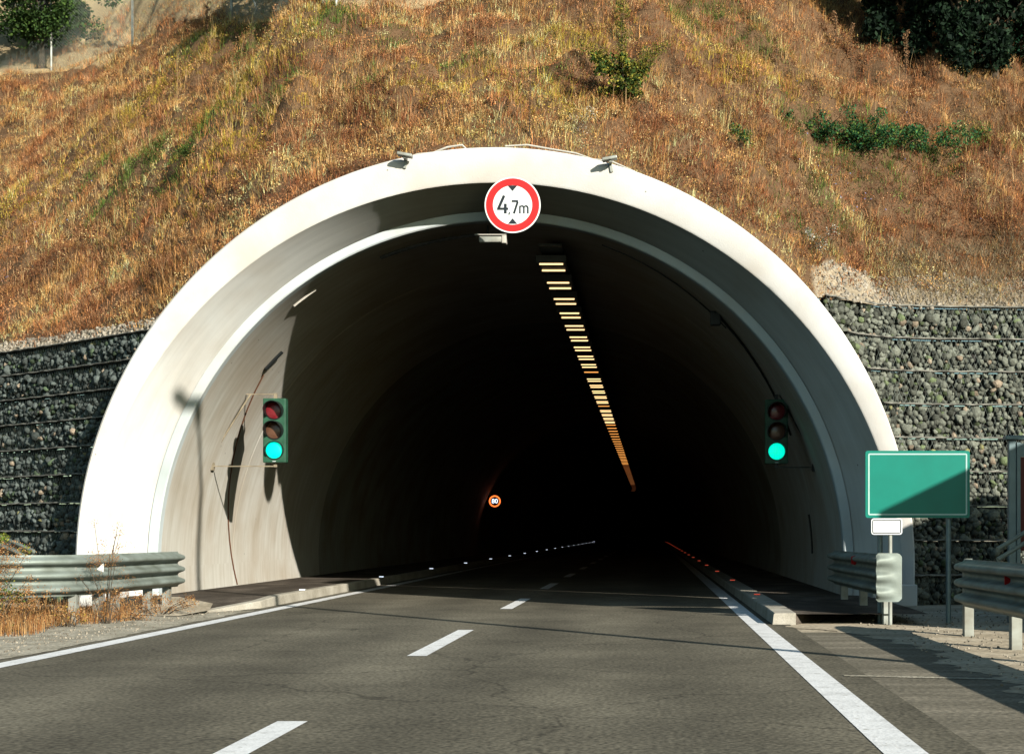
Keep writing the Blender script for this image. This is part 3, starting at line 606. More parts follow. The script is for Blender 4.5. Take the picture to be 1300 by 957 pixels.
def gabion(name, label, path, ztop, th, ntier, fwd, tint):
    t = thing(name, label, 'gabion wall', (path[0][0], path[0][1], 0))
    for k in range(ntier):
        z1 = ztop-k*th; z0 = max(z1-th, -.05)
        if z1 < .1: break
        off = .15*k; zm = (z0+z1)/2
        q, tt = resample(path, .085); nrm = np.stack([tt[:, 1], -tt[:, 0]], 1)*fwd
        q = q+nrm*off
        keep = (q[:, 0]-TX)**2+(zm-.63)**2 > 6.73**2 if True else None
        q = q[keep]; tt2 = tt[keep]; nr = nrm[keep]
        rows = max(2, int(round((z1-z0)/.085))); N = len(q)*rows
        ii = np.repeat(np.arange(len(q)), rows); rr = np.tile(np.arange(rows), len(q))
        zz = z0+(rr+.45)*(z1-z0-.055)/rows+rng.normal(0, .012, N); al = rng.uniform(-.06, .06, N)
        sag = .03*np.sin(ii*.35+k)
        pos = np.stack([q[ii, 0]+tt2[ii, 0]*al, q[ii, 1]+tt2[ii, 1]*al, zz], 1)
        bul = rng.uniform(-.045, .02, N)+.06*np.sin((rr+.5)/rows*np.pi)+.03*np.sin(ii*.11+k*2)
        pos[:, :2] += nr[ii]*bul[:, None]
        sc = np.stack([rng.uniform(.10,.21,N), rng.uniform(.10,.17,N), rng.uniform(.08,.17,N)], 1)*(.72+.28*rng.random((N,1)))*(1+.6*(rng.random((N,1)) < .10))
        Rm = randrot(N)*sc[:, None, :]
        g0 = (rng.uniform(.25, 1.0, N)**1.2*1.5)[:, None]; base = np.array(tint)[None]*g0
        warm = rng.random(N) < .05; base[warm] = np.array([.36,.29,.21])*rng.uniform(.6,1.1,(warm.sum(),1))
        gr = rng.random(N) < .10; base[gr] *= np.array([.8,.95,.6])
        iv = ICO_V*(1+.0*ICO_V)
        cloud('stone_tier', iv, ICO_F, pos, Rm, base, M['stone'], t)
        # dark core and the folded wire lid along the top
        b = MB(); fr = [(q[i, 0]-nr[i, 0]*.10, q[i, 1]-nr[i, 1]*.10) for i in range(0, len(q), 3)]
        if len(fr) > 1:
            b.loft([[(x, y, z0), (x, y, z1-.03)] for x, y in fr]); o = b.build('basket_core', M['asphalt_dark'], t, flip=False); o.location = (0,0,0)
            ln = MB(); ln.tube([(q[i,0]+nr[i,0]*(.10+.01*math.sin(i)), q[i,1]+nr[i,1]*.10, z1-.01+.006*math.sin(i*1.1+k)) for i in range(0, len(q), 2)], .013, 5)
            # lid of pale dust covered pebbles
            ln.loft([[(q[i,0]+nr[i,0]*.10, q[i,1]+nr[i,1]*.10, z1-.01+.012*math.sin(i*1.7+k)), (q[i,0]-nr[i,0]*.35, q[i,1]-nr[i,1]*.35, z1+.02)] for i in range(0, len(q), 2)])
            ln.build('wire_lid', M['lid'], t, flip=False)
        # wire netting in front
        w = MB(); 
        for i in range(0, len(q)-1):
            for sgn in (0, 1):
                a = q[i]+nr[i]*.085; c = q[i+1]+nr[i+1]*.085
                for h in range(3):
                    za = z0+(z1-z0)*(h+sgn)/3; zc_ = z0+(z1-z0)*(h+1-sgn)/3
                    m_ = (np.array([a[0], a[1], za]), np.array([c[0], c[1], zc_])); r_ = .0016
                    w.add([m_[0]+[0,0,-r_*1.6], m_[0]+[0,0,r_*1.6], m_[1]+[0,0,r_*1.6], m_[1]+[0,0,-r_*1.6]], [(0,1,2,3)])
        w.build('wire_netting', M['steel'], t, flip=False)
    t.location = (0,0,0)
    return t
gabion('gabion_wall', 'stepped dark stone gabion wall left of the arch under the slope', LG, LGZ, .485, 10, -1, (.105,.125,.115))
gabion('gabion_wall', 'stepped wire basket stone wall right of the arch behind the green sign', RG, RGZ, .575, 9, 1, (.17,.18,.145))

# ------------------------------------------------------------------ hillside
def sstep(a, b, x): t = np.clip((np.asarray(x, float)-a)/(b-a), 0, 1); return t*t*(3-2*t)
def Yf(X):
    X = np.asarray(X, float)
    l = np.interp(X, [-60,-17,-12.5,-10.5,-8.6,-7.9], [37,34,30.2,28.5,26.8,26.0]); r = np.interp(X, [2.3,3.35,3.9,4.8,7,13,60], [25.6,26.3,26.9,27.2,27.4,27.6,29])
    return np.where(X < -7.9, l, np.where(X > 2.3, r, PY+.28+.4*sstep(-6.6,-7.9,X)))
def F(X):
    X = np.asarray(X, float); ringz = .63+np.sqrt(np.maximum(0.01, 6.75**2-(X-TX)**2))-.10
    return np.where(X < -7.72, LGZ, np.where(X > 2.47, RGZ-.04, np.maximum(ringz, 4.4)))
def hill(X, Y):
    X = np.asarray(X, float); Y = np.asarray(Y, float); dy = np.maximum(0, Y-Yf(X))
    Fs = 4.5+2.5*np.exp(-((X+2.5)/6.5)**2)+.9*sstep(0, 6, X)
    w = sstep(0, 5, dy); s_ = .84-.08*sstep(-13, -5, X)
    s_eff = s_*np.minimum(dy, 26)+np.maximum(dy-26, 0)*.35
    return F(X)*(1-w)+Fs*w+s_eff+((fbm(X*.45, Y*.45, 3)-.5)*1.3+(fbm(X*1.6, Y*1.6, 9)-.5)*.8)*sstep(0.0, 2.0, dy)
def hitv(px, py):
    px = np.asarray(px, float); py = np.asarray(py, float); Y = np.full(px.shape, 25.6)
    for _ in range(260):
        X = (px-826)/2000*Y; z = CH+(676-py)/2000*Y; go = (hill(X, Y) < z) | (Y < Yf(X)); Y = np.where(go, Y+.12, Y)
    return (px-826)/2000*Y, Y
def hit(px, py):
    x, y = hitv(np.array([px]), np.array([py])); return float(x[0]), float(y[0]), float(hill(x, y)[0])
def proj(X, Y, Z): return 826+2000*X/Y, 676-2000*(Z-CH)/Y
# soil sheet
nx, nd = 420, 170
Xg = np.concatenate([np.linspace(-60,-17,30,endpoint=False), np.linspace(-17,13,nx-60,endpoint=False), np.linspace(13,60,30)])
dg = np.concatenate([np.linspace(0,14,nd-30,endpoint=False), np.linspace(14,70,30)])
XX, DD = np.meshgrid(Xg, dg); YY = Yf(XX)+DD; ZZ = hill(XX, YY)+(fbm(XX*5, YY*5, 21)-.5)*.12*sstep(.1,.6,DD)
V = np.stack([XX, YY, ZZ], -1).reshape(-1, 3); n0 = len(Xg); m0 = len(dg)
idx = np.arange(m0*n0).reshape(m0, n0); Fq = np.stack([idx[:-1,:-1], idx[:-1,1:], idx[1:,1:], idx[1:,:-1]], -1).reshape(-1, 4)
me = bpy.data.meshes.new('hillside'); me.from_pydata(V.tolist(), [], Fq.tolist()); ca = me.color_attributes.new('Col', 'FLOAT_COLOR', 'POINT')
# fence line in plan (from its post feet)
posts_px = [(65,93),(168,60),(294,28),(427,10),(577,-8)]
FP = [hit(*p) for p in posts_px]
fxs = np.array([p[0] for p in FP]); fys = np.array([p[1] for p in FP])
ext0 = (FP[0][0]-(FP[1][0]-FP[0][0]), FP[0][1]-(FP[1][1]-FP[0][1]))
def behind(X, Y): 
    fy = np.interp(X, fxs, fys, left=fys[0]-(0), right=fys[-1]+3); return (Y > fy) & (X < fxs[-1])
soil = np.array([.16,.095,.05])[None]*np.ones((len(V), 1)); bb = behind(V[:,0], V[:,1])
soil[bb] = [.50,.38,.21]
edge = ((DD.ravel() < np.where(V[:,0] < 0, .3, .8)) & ((V[:,0] < -7.7) | (V[:,0] > 2.7))); soil[edge] = [.40,.33,.23]
soil *= (.75+.5*fbm(V[:,0]*2, V[:,1]*2, 31))[:, None]
cc = np.ones((len(V), 4), np.float32); cc[:, :3] = soil; ca.data.foreach_set('color', cc.ravel()); me.materials.append(M['soil'])
me.polygons.foreach_set('use_smooth', [True]*len(me.polygons)); me.update()
tag(link('hillside', me), kind='structure')

# palette by place: blobs located on the slope
def blobs(lst): return [(hit(px, py), r) for px, py, r in lst]
def infl(bl, X, Y):
    w = np.zeros_like(X)
    for (p, r) in bl: w = np.maximum(w, np.exp(-(((X-p[0])/r)**2+((Y-p[1])/(r*.75))**2)))
    return w
yel = blobs([(190,120,1.6),(240,90,1.5),(320,100,1.3),(60,240,1.2),(380,40,1.1),(570,110,.9),(300,180,1.0),(720,60,1.0),(930,80,1.2),(690,120,.7)])
grn = blobs([(190,205,.75),(240,195,.8),(165,228,.6),(140,250,.5),(355,125,.45),(330,60,.6),(300,55,.5),(110,240,.5),(1050,260,.4),(900,20,.6),(1100,190,.8),(1030,180,.6),(1170,195,.6),(575,90,.5),(480,105,.4),(1240,185,.5),(420,30,.6),(870,30,.6),(960,60,.5),(690,100,.4),(250,60,.5),(500,60,.5),(1010,290,.4)])
red = blobs([(470,140,1.0),(860,160,1.3),(1000,180,1.1),(1150,250,1.9),(1250,310,1.5),(1050,300,1.3),(720,110,.8),(300,250,.7),(60,330,.9),(900,230,.9),(1100,60,1.0),(1260,180,1.0),(440,230,.8),(620,60,.6)])
def scatter(n, pyr=(-60, 460), pxr=(-120, 1420)):
    X = rng.uniform(-19, 9.5, n); Y = Yf(X)+rng.uniform(0, 1, n)**1.15*15; Z = hill(X, Y); px, py = proj(X, Y, Z)
    k = (px > pxr[0]) & (px < pxr[1]) & (py > pyr[0]) & (py < pyr[1]); return X[k], Y[k], Z[k]
def grasscol(X, Y):
    n = len(X); base = np.empty((n, 3)); a = fbm(X*.8, Y*.8, 41)[:, None]; r = rng.random((n, 1))
    gold = np.array([.62,.37,.15]); straw = np.array([.74,.55,.31]); brown = np.array([.36,.20,.105]); ru = np.array([.26,.105,.05]); yg = np.array([.50,.41,.07]); gn = np.array([.10,.17,.04])
    base = np.where(r < .42, gold, np.where(r < .72, straw, np.where(r < .9, brown, ru)))
    pt = vnoise(X*1.7+3, Y*1.7, 123)[:, None]; base = base*(.45+1.1*a)*np.where(pt > .6, np.array([.78,.62,.6]), np.where(pt < .35, np.array([1.15,1.12,1.0]), np.array([1.05,.98,.9])))
    wy = infl(yel, X, Y)*(.5+.8*vnoise(X*3, Y*3, 5)); wr = infl(red, X, Y)*(.6+.6*vnoise(X*2.5, Y*2.5, 8)); wg = infl(grn, X, Y)
    q = rng.random(n); base = np.where((q < wr*.75)[:, None], np.where(r < .6, ru, brown)*(.7+.6*a), base)
    q = rng.random(n); base = np.where((q < wy*.6)[:, None], yg*(.75+.5*a), base)
    q = rng.random(n); base = np.where((q < wg*.95)[:, None], gn*(.8+.8*rng.random((n, 1))), base)
    return np.clip(base*rng.uniform(.85, 1.4, (n, 1))*np.array([1.15,1.03,.93]), 0, .88)
BV = [(-.5,0,0),(.5,0,0),(-.36,.10,.5),(.36,.10,.5),(0,.38,1)]; BF = [(0,1,3),(0,3,2),(2,3,4)]
def blades(name, X, Y, Z, h, w, lean, cols, label, mat=M['grass'], cat='grass'):
    n = len(X); A = rotz(rng.uniform(0, 2*np.pi, n)); S = np.zeros((n, 3, 3)); S[:, 0, 0] = w; S[:, 1, 1] = h*lean; S[:, 2, 2] = h
    T = np.einsum('nij,njk->nik', A, S); pos = np.stack([X, Y, Z-.02], 1)
    o = cloud(name, BV, BF, pos, T, cols, mat); return tag(o, label, cat, kind='stuff')
X, Y, Z = scatter(52000)
dy = Y-Yf(X); bh = behind(X, Y); side = (X < -7.8) | (X > 2.95)
k = (~bh | (rng.random(len(X)) < .4)) & ((dy > .05) & ((~side) | (rng.random(len(X)) < sstep(.1, .9, dy*np.where(X < 0, 2.2, 1))+.08)))
X, Y, Z, dy = X[k], Y[k], Z[k], dy[k]; nt_ = len(X)
tc_ = grasscol(X, Y); th_ = rng.uniform(.05,.17,nt_)*(.35+1.5*fbm(X*1.7, Y*1.7, 51)); th_ *= (.4+.6*sstep(0, 1.2, dy))*np.where(rng.random(nt_) < .12, rng.uniform(1.4, 2.6, nt_), 1); tr_ = rng.uniform(.05,.17,nt_); per = 13
ci = np.repeat(np.arange(nt_), per); n = len(ci); aa = rng.uniform(0, 2*np.pi, n); rr = np.sqrt(rng.random(n))
px_ = X[ci]+np.cos(aa)*rr*tr_[ci]; py_ = Y[ci]+np.sin(aa)*rr*tr_[ci]; pz_ = Z[ci]+(py_-Y[ci])*.8
lean = rng.uniform(.3, 3.4, n)*(.4+rr)*np.where(rng.random(nt_) < .5, 1.6, .8)[ci]; hh = th_[ci]*rng.uniform(.5, 1.25, n)
S = np.zeros((n,3,3)); S[:,0,0] = rng.uniform(.006,.012,n); S[:,1,1] = hh*lean; S[:,2,2] = hh
T = np.einsum('nij,njk->nik', rotz(aa-np.pi/2+rng.normal(0,.7,n)), S)
colr = tc_[ci]*rng.uniform(.65,1.25,(n,1)); sw = rng.random(n) < .22; colr[sw] = grasscol(px_[sw], py_[sw])
o = cloud('dry_grass', BV, BF, np.stack([px_, py_, pz_-.02], 1), T, colr, M['grass']); tag(o, 'dense dry golden brown grass covering the slope above the arch', 'grass', kind='stuff')
# tall stalks in drifts
X, Y, Z = scatter(9000); k = (rng.random(len(X)) < (fbm(X*.7, Y*.7, 91)-.33)*1.6+.5*infl(yel, X, Y)) & ~behind(X, Y) & (Y-Yf(X) > 1.1); X, Y, Z = X[k], Y[k], Z[k]; n = len(X)
blades('tall_stalks', X, Y, Z, rng.uniform(.3,.75,n), rng.uniform(.005,.009,n), rng.uniform(.1,1.1,n), np.where(rng.random((n,1)) < .75, np.array([.62,.42,.20]), np.array([.45,.38,.10]))*rng.uniform(.6,1.15,(n,1)), 'tall pale dry stalks standing above the short grass on the slope')
# dead brush: low clumps of russet specks
LV = [(-.5,0,0),(0,-.3,.05),(.5,0,0),(0,.3,.05)]; LF = [(0,1,2,3)]
def brush(name, centers, rad, per, cols, size, label, flat=.6, kind='stuff', cat='plants', lift=.5):
    n = len(centers)*per; ci = np.repeat(np.arange(len(centers)), per); c = centers[ci]; r = rad[ci]
    d = rng.normal(size=(n, 3)); d /= np.linalg.norm(d, axis=1)[:, None]; rr = rng.random(n)**.45
    pos = c+d*(r*rr)[:, None]*np.array([1, 1, flat]); pos[:, 2] += r*flat*lift
    s_ = rng.uniform(size*.5, size*1.4, n); Tm = randrot(n)*s_[:, None, None]
    o = cloud(name, LV, LF, pos, Tm, cols(n, ci), M['veg']); 
    if kind: tag(o, label, cat, kind=kind)
    return o
X, Y, Z = scatter(14000); k = (rng.random(len(X)) < .10+.8*infl(red, X, Y)*(fbm(X*1.5,Y*1.5,61)*1.6-.2)) & ~behind(X, Y) & (Y-Yf(X) > .35); X, Y, Z = X[k], Y[k], Z[k]
cen = np.stack([X, Y, Z-.06], 1); cen = cen[:2400]; cr_ = rng.uniform(.10, .36, len(cen)); tone = rng.uniform(.6, 1.3, len(cen))
def rcols(n, ci): 
    b = np.where(rng.random((n,1)) < .6, np.array([.25,.10,.045]), np.where(rng.random((n,1)) < .5, np.array([.36,.19,.08]), np.array([.12,.06,.035]))); return b*tone[ci][:, None]*rng.uniform(.6,1.3,(n,1))
brush('dead_brush', cen, cr_, 110, rcols, .030, 'russet dead brush spreading in low clumps over the slope')
X, Y, Z = scatter(22000); k = (~behind(X, Y)) & (Y-Yf(X) > .4) & (rng.random(len(X)) < fbm(X*.9, Y*.9, 14)*1.2-.1); X, Y, Z = X[k], Y[k], Z[k]
cen = np.stack([X, Y, Z-.03], 1)[:6500]; cr2_ = rng.uniform(.07,.30,len(cen)); tn = grasscol(cen[:,0], cen[:,1])*rng.uniform(.55,1.5,(len(cen),1))
brush('dry_fluff', cen, cr2_, 70, lambda n, ci: tn[ci]*rng.uniform(.6,1.3,(n,1)), .022, 'soft dry seed heads in pale and brown clumps among the grass')
# pale loose stones and dust on the lips of the gabions
X = np.r_[rng.uniform(-14,-7.8,700), rng.uniform(2.9,9,1100)]; Y = Yf(X)+rng.uniform(-.02, .8, len(X))*np.where(X < 0, .35, 1); Z = hill(X, Y); n = len(X)
cloud('loose_stones', ICO_V, ICO_F, np.stack([X, Y, Z], 1), randrot(n)*(rng.uniform(.03,.12,(n,1,3))), np.array([.42,.37,.29])[None]*rng.uniform(.5,1.2,(n,1)), M['stone']); tag(bpy.data.objects['loose_stones'], 'pale loose stones along the top of the gabion walls', 'stones', kind='stuff')
# straw lying over the right lip
X = rng.uniform(4.2, 7.5, 2600); Y = Yf(X)+rng.uniform(.0, 1.6, len(X)); Z = hill(X, Y)+.06; n = len(X)
blades('fallen_straw', X, Y, Z, rng.uniform(.25,.7,n)*.5, np.full(n,.009), rng.uniform(3,6,n), np.array([.66,.52,.32])[None]*rng.uniform(.6,1.1,(n,1)), 'fallen pale straw draped over the right gabion lip')
# little blue flowers
X, Y, Z = scatter(60000); bf = blobs([(40,320,.9),(1150,210,1.0),(1060,250,.8),(20,300,.6)]); k = rng.random(len(X)) < infl(bf, X, Y)*.10; X, Y, Z = X[k], Y[k], Z[k]; n = len(X)
o = cloud('blue_flowers', LV, LF, np.stack([X, Y, Z+rng.uniform(.15,.4,n)], 1), randrot(n)*.035, np.array([.28,.33,.60])[None]*rng.uniform(.6,1.2,(n,1)), M['veg']); tag(o, 'tiny blue wildflowers scattered in the dry grass', 'flowers', kind='stuff')

# ------------------------------------------------------------------ shrubs
def shrub(name, px, py, label, cat, clumps, leaf, cols, stems=8, group=None, base=None):
    p = base or hit(px, py); t = thing(name, label, cat, (0,0,0), group)
    cen = []; rad = []
    for (dx, dy_, dz, r) in clumps: cen.append((p[0]+dx, p[1]+dy_, p[2]+dz)); rad.append(r)
    cen = np.array(cen); rad = np.array(rad); per = int(leaf[1])
    o = brush('foliage', cen, rad, per, lambda n, ci: np.array(cols)[rng.integers(0, len(cols), n)]*rng.uniform(.55,1.35,(n,1)), leaf[0], None, flat=.9, kind=None, lift=0); o.parent = t
    b = MB()
    for i in range(stems):
        c = cen[i % len(cen)]; b.tube([(p[0]+random.uniform(-.05,.05), p[1], p[2]-.05), ((p[0]+c[0])/2, (p[1]+c[1])/2, (p[2]*.4+c[2]*.6)), tuple(c)], .007, 5, .003)
    b.build('stem', M['bark'], t)
    return t
G1 = [(.045,.09,.02),(.07,.13,.03),(.03,.06,.015)]; GY = [(.20,.20,.03),(.32,.27,.05),(.10,.15,.03)]
cl = [(random.gauss(0,.24), random.gauss(0,.2), random.uniform(.1,.75), random.uniform(.10,.2)) for _ in range(26)]
shrub('green_shrub', 792, 132, 'bushy green shrub with a tall yellow shoot above the arch right of centre', 'shrub', cl, (.06, 150), G1+GY+[(.36,.33,.05)], 14)
# tall yellow-green shoot rising from it and its side fronds
p = hit(792, 130); t = thing('yellow_shoot', 'tall thin yellow green shoot rising above the green shrub', 'plant', (0,0,0)); b = MB()
b.tube([(p[0],p[1],p[2]),(p[0]-.03,p[1],p[2]+.9),(p[0]-.05,p[1],p[2]+1.75)], .012, 5, .004)
cc2 = []; 
for i in range(16): cc2.append((p[0]-.05+random.gauss(0,.05)+.0, p[1]+random.gauss(0,.05), p[2]+.5+i*.085))
for s_ in (-1, 1):
    for j in range(5):
        L_ = .35+.1*j; b.tube([(p[0],p[1],p[2]+.2+.1*j),(p[0]+s_*L_*.6,p[1]-.05,p[2]+.5+.12*j),(p[0]+s_*L_,p[1]-.1,p[2]+.48+.1*j)], .008, 4, .003)
        cc2 += [(p[0]+s_*L_*f, p[1]-.06, p[2]+.35+.1*j+.22*f) for f in (.5,.75,1)]
cc2 = np.array(cc2); b.build('stem', M['bark'], t)
o = brush('foliage', cc2, np.full(len(cc2), .11), 90, lambda n, ci: np.array(GY+[(.45,.33,.07)])[rng.integers(0, 4, n)]*rng.uniform(.5,1.2,(n,1)), .035, None, kind=None, lift=0, flat=1); o.parent = t
# ivy-like green thicket right
for (px, py, w, nn, lb) in ((1040,178,.42,30,'dark green leafy thicket in the dry grass, left half'),(1135,192,.72,60,'larger dark green leafy thicket right of centre slope'),(1085,200,.3,14,'low green leaves between the two thickets'),(940,190,.2,5,'small yellow green sprig left of the thickets'),(1240,185,.3,6,'small sparse green weeds at the right of the slope')):
    cl = [(random.gauss(0,w), random.gauss(0,.25), random.uniform(0,.45), random.uniform(.10,.20)) for _ in range(nn)]
    shrub('green_thicket' if nn > 7 else 'green_weeds', px, py, lb, 'thicket' if nn > 7 else 'weeds', cl, (.05, 95), [(.035,.13,.045),(.05,.17,.06),(.11,.18,.035),(.02,.07,.03)]+([] if nn > 7 else GY), 6)
for (px, py, w, nn, lb) in ((190,212,.3,8,'low green grass tuft on the left slope'),(245,205,.28,8,'green tuft right of the low tuft on the left slope'),):
    cl = [(random.gauss(0,w), random.gauss(0,.2), random.uniform(0,.3), random.uniform(.08,.16)) for _ in range(nn)]
    shrub('green_weeds', px, py, lb, 'weeds', cl, (.035, 110), [(.06,.10,.02),(.12,.14,.03),(.04,.07,.015)], 5)
cl = [(random.gauss(0,.2), random.gauss(0,.2), random.uniform(0,.4), random.uniform(.08,.16)) for _ in range(10)]
shrub('pale_dry_plant', 727, 176, 'pale dead plant just above the arch crown', 'dead plant', cl[:6], (.03, 80), [(.55,.47,.36),(.45,.37,.26)], 5)
shrub('pale_dry_plant', 1030, 320, 'pale greyish plant beside the right shoulder of the arch', 'dead plant', cl[4:], (.03, 80), [(.5,.48,.40),(.40,.36,.27)], 5)
# tall dead stems
for i, (px, py, h_) in enumerate([(672,175,1.1),(790,60,.9),(1060,60,.7),(262,50,.8),(350,70,1.0),(1080,90,.8),(985,90,.6),(1150,95,.9)]):
    p = hit(px, py); cen = np.array([(p[0]+random.gauss(0,.03), p[1], p[2]+h_*k_/14) for k_ in range(2, 15)])
    t = thing('dead_stem', ['tall pale dead stem above the arch crown','dark dead stem rising by the top edge near the shrub','dead stem at the right top below the trees','dead stem left by the fence','dark leafy dead stem left of centre top','dead stem in front of the dark wood','small dead stem among grass right of centre','dead stem nearest the dark wood at the right'][i], 'dead stem', (0,0,0))
    MB().tube([(p[0],p[1],p[2]-.05),(p[0]+.02,p[1],p[2]+h_)], .011, 5, .004).build('stem', M['bark'], t)
    o = brush('seed_heads', cen, np.full(len(cen), .055), 40, lambda n, ci: np.array([.36,.20,.10])*rng.uniform(.5,1.4,(n,1)), .03, None, kind=None, lift=0, flat=1); o.parent = t

# ------------------------------------------------------------------ trees
def tree(px, py, label, name, h, spread, low, leaves, lsize, cols, base=None, group=None, trunk=.11, nclump=60):
    p = base or hit(px, py); t = thing(name, label, 'tree', (0,0,0), group)
    b = MB(); top = (p[0]+random.uniform(-.3,.3), p[1]+random.uniform(-.2,.2), p[2]+h*.8)
    b.tube([(p[0],p[1],p[2]-.3),(p[0]+.05,p[1],p[2]+h*.35),top], trunk, 9, trunk*.3)
    cen = []; rad = []
    for i in range(nclump):
        f = random.uniform(low, 1); a = random.uniform(0, 2*math.pi); wid = spread*math.sin(math.pi*min(1, .22+.78*(1-f)*1.15+.05))**.7; rr = wid*random.uniform(.25, 1)
        c = (p[0]+rr*math.cos(a), p[1]+rr*math.sin(a), p[2]+h*f); cen.append(c); rad.append(random.uniform(.22,.48)*spread/1.6)
        if i % 2 == 0:
            q = p[2]+h*max(low*.6, f-.22); b.tube([(p[0],p[1],q),((p[0]+c[0])/2,(p[1]+c[1])/2,(q+c[2])/2+.1),c], trunk*.3, 5, .01)
    b.build('trunk', M['bark'], t, True)
    o = brush('crown', np.array(cen), np.array(rad), leaves//nclump, lambda n, ci: np.array(cols)[rng.integers(0, len(cols), n)]*rng.uniform(.5,1.4,(n,1)), lsize, None, kind=None, lift=0, flat=.75); o.parent = t
GL = [(.05,.10,.025),(.08,.14,.03),(.035,.07,.02)]; GD = [(.012,.028,.014),(.02,.042,.02),(.008,.018,.011)]
tree(52, 84, 'young green tree in front of the fence at the top left', 'tree', 3.6, 2.1, .24, 26000, .10, GL, nclump=90)
tree(-60, 110, 'green tree cut off by the left edge at the top', 'tree', 3.4, 1.6, .1, 12000, .09, GL, nclump=50)
k = 0
lbl = ['dark tree leftmost in the wood at the top right','dark tree second in the wood at the top right','dark tree at the middle of the wood at the top right','dark dense tree in the wood near the right corner','dark tree cut off by the right edge of the wood','dark tree set back in the wood behind the others','dark tree set back at the right of the wood','dark tree set back further left in the wood']
for (px, py, h_, s_) in ((1118,52,5.2,1.6),(1165,76,5.0,1.7),(1215,88,4.8,1.7),(1262,98,4.8,1.7),(1325,104,5.0,1.9),(1190,20,6.0,1.9),(1290,25,6.0,2.0),(1135,2,6.0,1.7)):
    tree(px, py, lbl[k], 'dark_tree', h_, s_, .0, 11000, .13, GD, group='dark trees of the wood at the top right', nclump=46); k += 1
tree(1296, 84, 'brighter blue green tree in front of the dark wood at the right edge', 'tree', 3.6, .95, .05, 8000, .06, [(.02,.08,.04),(.03,.11,.05),(.015,.05,.03)], nclump=36)
lbl = ['dark tree behind the fence at the top, leftmost of four','dark tree behind the fence at the top, second of four','dark tree behind the fence at the top, third of four','dark tree behind the fence at the top, rightmost of four']
for i, (px, py) in enumerate(((385,-4),(450,-12),(520,-20),(590,-34))):
    tree(px, py, lbl[i], 'dark_tree', 4.2, 1.4, .0, 7000, .12, GD, group='dark trees behind the fence', nclump=36)

# ------------------------------------------------------------------ fence
fence = thing('chain_link_fence', 'grey chain link fence climbing across the slope at the top left', 'fence', (0,0,0))
PP = [(ext0[0], ext0[1], float(hill(ext0[0], ext0[1])))]+FP
for p in PP[1:]: MB().tube([(p[0],p[1],p[2]-.2),(p[0],p[1],p[2]+2.3)], .035, 8).build('post', M['steel2'], fence, True)
q = hit(296, 30); MB().tube([(q[0]+.1,q[1],q[2]+1.6),(q[0]+.62,q[1]-.1,float(hill(q[0]+.62,q[1]-.1)))], .03, 8).build('brace', M['steel2'], fence, True)
w = MB()
for a, c in zip(PP[:-1], PP[1:]):
    A = np.array(a); B = np.array(c); L_ = np.linalg.norm(B-A); nn = int(L_/.085)
    for i in range(-24, nn):
        for s_ in (0, 1):
            t0, t1 = i/nn, (i+24)/nn; z0_, z1_ = 0.05, 2.1
            if t0 < 0: z0_ = .05+2.05*(-t0)/(t1-t0); t0 = 0
            if t1 > 1: z1_ = .05+(z1_-.05)*(1-i/nn)/(24/nn); t1 = 1
            if s_: P0 = A+(B-A)*(1-t0); P1 = A+(B-A)*(1-t1)
            else: P0 = A+(B-A)*t0; P1 = A+(B-A)*t1
            P0 = P0+[0,0,z0_]; P1 = P1+[0,0,z1_]; r_ = .0035
            w.add([P0+[-r_,0,0], P0+[r_,0,0], P1+[r_,0,0], P1+[-r_,0,0]], [(0,1,2,3)])
w.build('wire_netting', M['steel'], fence, flip=False)

# ------------------------------------------------------------------ roadside weeds left
def weed(x, y, label, h, w, nn, cols, leaf, group=None, name='dry_weed'):
    cl = [(random.gauss(0,w), random.gauss(0,w*.7), random.uniform(.04,1)*h, random.uniform(.06,.13)) for _ in range(nn)]
    shrub(name, 0, 0, label, 'weed', cl, leaf, cols, min(nn, 12), group, base=(x, y, 0))
OR = [(.40,.18,.06),(.52,.28,.10),(.28,.11,.04),(.58,.36,.16)]
weed(-8.15, 18.9, 'green and yellow weed low at the left edge below the guardrail', .6, .26, 44, [(.10,.15,.03),(.28,.26,.05),(.05,.09,.02)], (.03, 70), name='green_weed')
weed(-7.85, 18.7, 'rusty dry weed clump at the left edge in front of the guardrail', 1.05, .26, 80, OR, (.018, 60))
weed(-7.62, 19.1, 'tan dry weed in front of the first guardrail post', .5, .24, 50, OR, (.018, 60))
weed(-7.35, 19.9, 'yellow flecked dry weed between the guardrail posts', .30, .12, 14, OR+[(.5,.38,.05)], (.02, 50))
weed(-7.12, 20.6, 'reddish tall dry weed standing up against the guardrail', 1.0, .15, 46, OR[:3], (.014, 50))
weed(-7.15, 21.4, 'orange dry weed spreading right of the tall weed', .36, .26, 44, OR, (.02, 60))
weed(-7.05, 22.6, 'small orange weed nearest the kerb on the left', .28, .24, 30, OR, (.02, 60))
weed(-8.9, 20.9, 'yellow green bush behind the left guardrail', 1.15, .28, 26, [(.35,.36,.05),(.12,.18,.03),(.2,.22,.04)], (.03, 60), name='green_bush')
weed(-8.3, 21.6, 'dry weed behind the guardrail near the arch foot', .85, .22, 26, OR+[(.2,.2,.05)], (.02, 50))
weed(-8.2, 23.6, 'tall brown weed against the foot of the gabion wall', 1.35, .16, 22, OR, (.02, 40))
n = 11000; X = rng.uniform(-10.5, -6.9, n); Y = rng.uniform(16.5, 23.5, n); k = (X < -7.25-.25*np.sin(Y*2)-(Y < 18.6)*.55*(18.9-Y)*.4) ; X, Y = X[k], Y[k]; n = len(X)
blades('verge_grass', X, Y, np.zeros(n)+.01, rng.uniform(.06,.30,n), rng.uniform(.005,.009,n), rng.uniform(.3,1.3,n), np.array(OR)[rng.integers(0,4,n)]*rng.uniform(.7,1.3,(n,1)), 'short orange dry grass along the verge under the left guardrail')
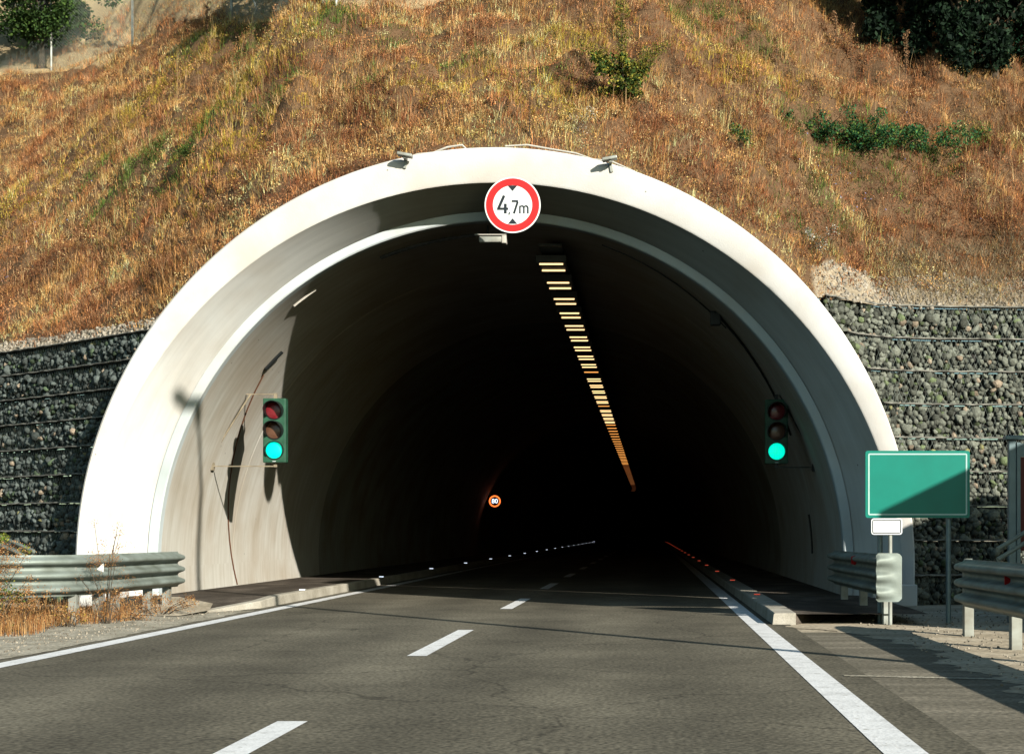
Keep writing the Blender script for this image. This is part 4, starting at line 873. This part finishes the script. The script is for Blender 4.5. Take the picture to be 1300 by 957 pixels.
# pebbles on the verges
n = 2600; X = np.r_[rng.uniform(-7.8,-6.2,n//2), rng.uniform(2.7,6.0,n//2)]; Y = rng.uniform(9, 24, n); 
o = cloud('pebbles', ICO_V, ICO_F, np.stack([X, Y, np.full(n,.008)], 1), randrot(n)*rng.uniform(.008,.035,(n,1,1)), np.array([.40,.35,.27])[None]*rng.uniform(.4,1.2,(n,1)), M['stone']); tag(o, 'small pebbles strewn over the dusty verges', 'pebbles', kind='stuff')

# ------------------------------------------------------------------ camera, light
cam = bpy.data.cameras.new('Camera'); co = bpy.data.objects.new('Camera', cam); C.objects.link(co); scn.camera = co
co.location = (0, 0, CH); co.rotation_euler = (R(90), 0, 0); cam.sensor_width = 36; cam.sensor_fit = 'HORIZONTAL'; cam.lens = 2000/1300*36
cam.shift_x = -(826-650)/1300; cam.shift_y = (676-478.5)/1300; cam.clip_end = 2000; cam.clip_start = .05
d = Vector((-.75, 1, -.515)).normalized()
sun = bpy.data.lights.new('Sun', 'SUN'); sun.energy = 5.0; sun.angle = R(.5); sun.color = (1.0, .95, .86)
so = bpy.data.objects.new('Sun', sun); C.objects.link(so); so.rotation_euler = d.to_track_quat('-Z', 'Y').to_euler(); so.location = (20,-20,30)
w = bpy.data.worlds.new('World'); scn.world = w; w.use_nodes = True; nt = w.node_tree
sky = nt.nodes.new('ShaderNodeTexSky'); sky.sky_type = 'NISHITA'; sky.sun_disc = False
sky.sun_elevation = math.asin(-d.z); sky.sun_rotation = math.atan2(-d.x, -d.y)
tint = nt.nodes.new('ShaderNodeMixRGB'); tint.blend_type = 'MULTIPLY'; tint.inputs['Fac'].default_value = 1; tint.inputs['Color2'].default_value = (.86, 1.06, 1.0, 1)
nt.links.new(sky.outputs['Color'], tint.inputs['Color1']); nt.links.new(tint.outputs['Color'], nt.nodes['Background'].inputs['Color']); nt.nodes['Background'].inputs['Strength'].default_value = .072
vs = scn.view_settings; vs.view_transform = 'Standard'; vs.look = 'None'; vs.exposure = .62; vs.gamma = 1; vs.use_curve_mapping = False
scn.render.engine = 'CYCLES'; scn.cycles.max_bounces = 6; scn.cycles.diffuse_bounces = 0
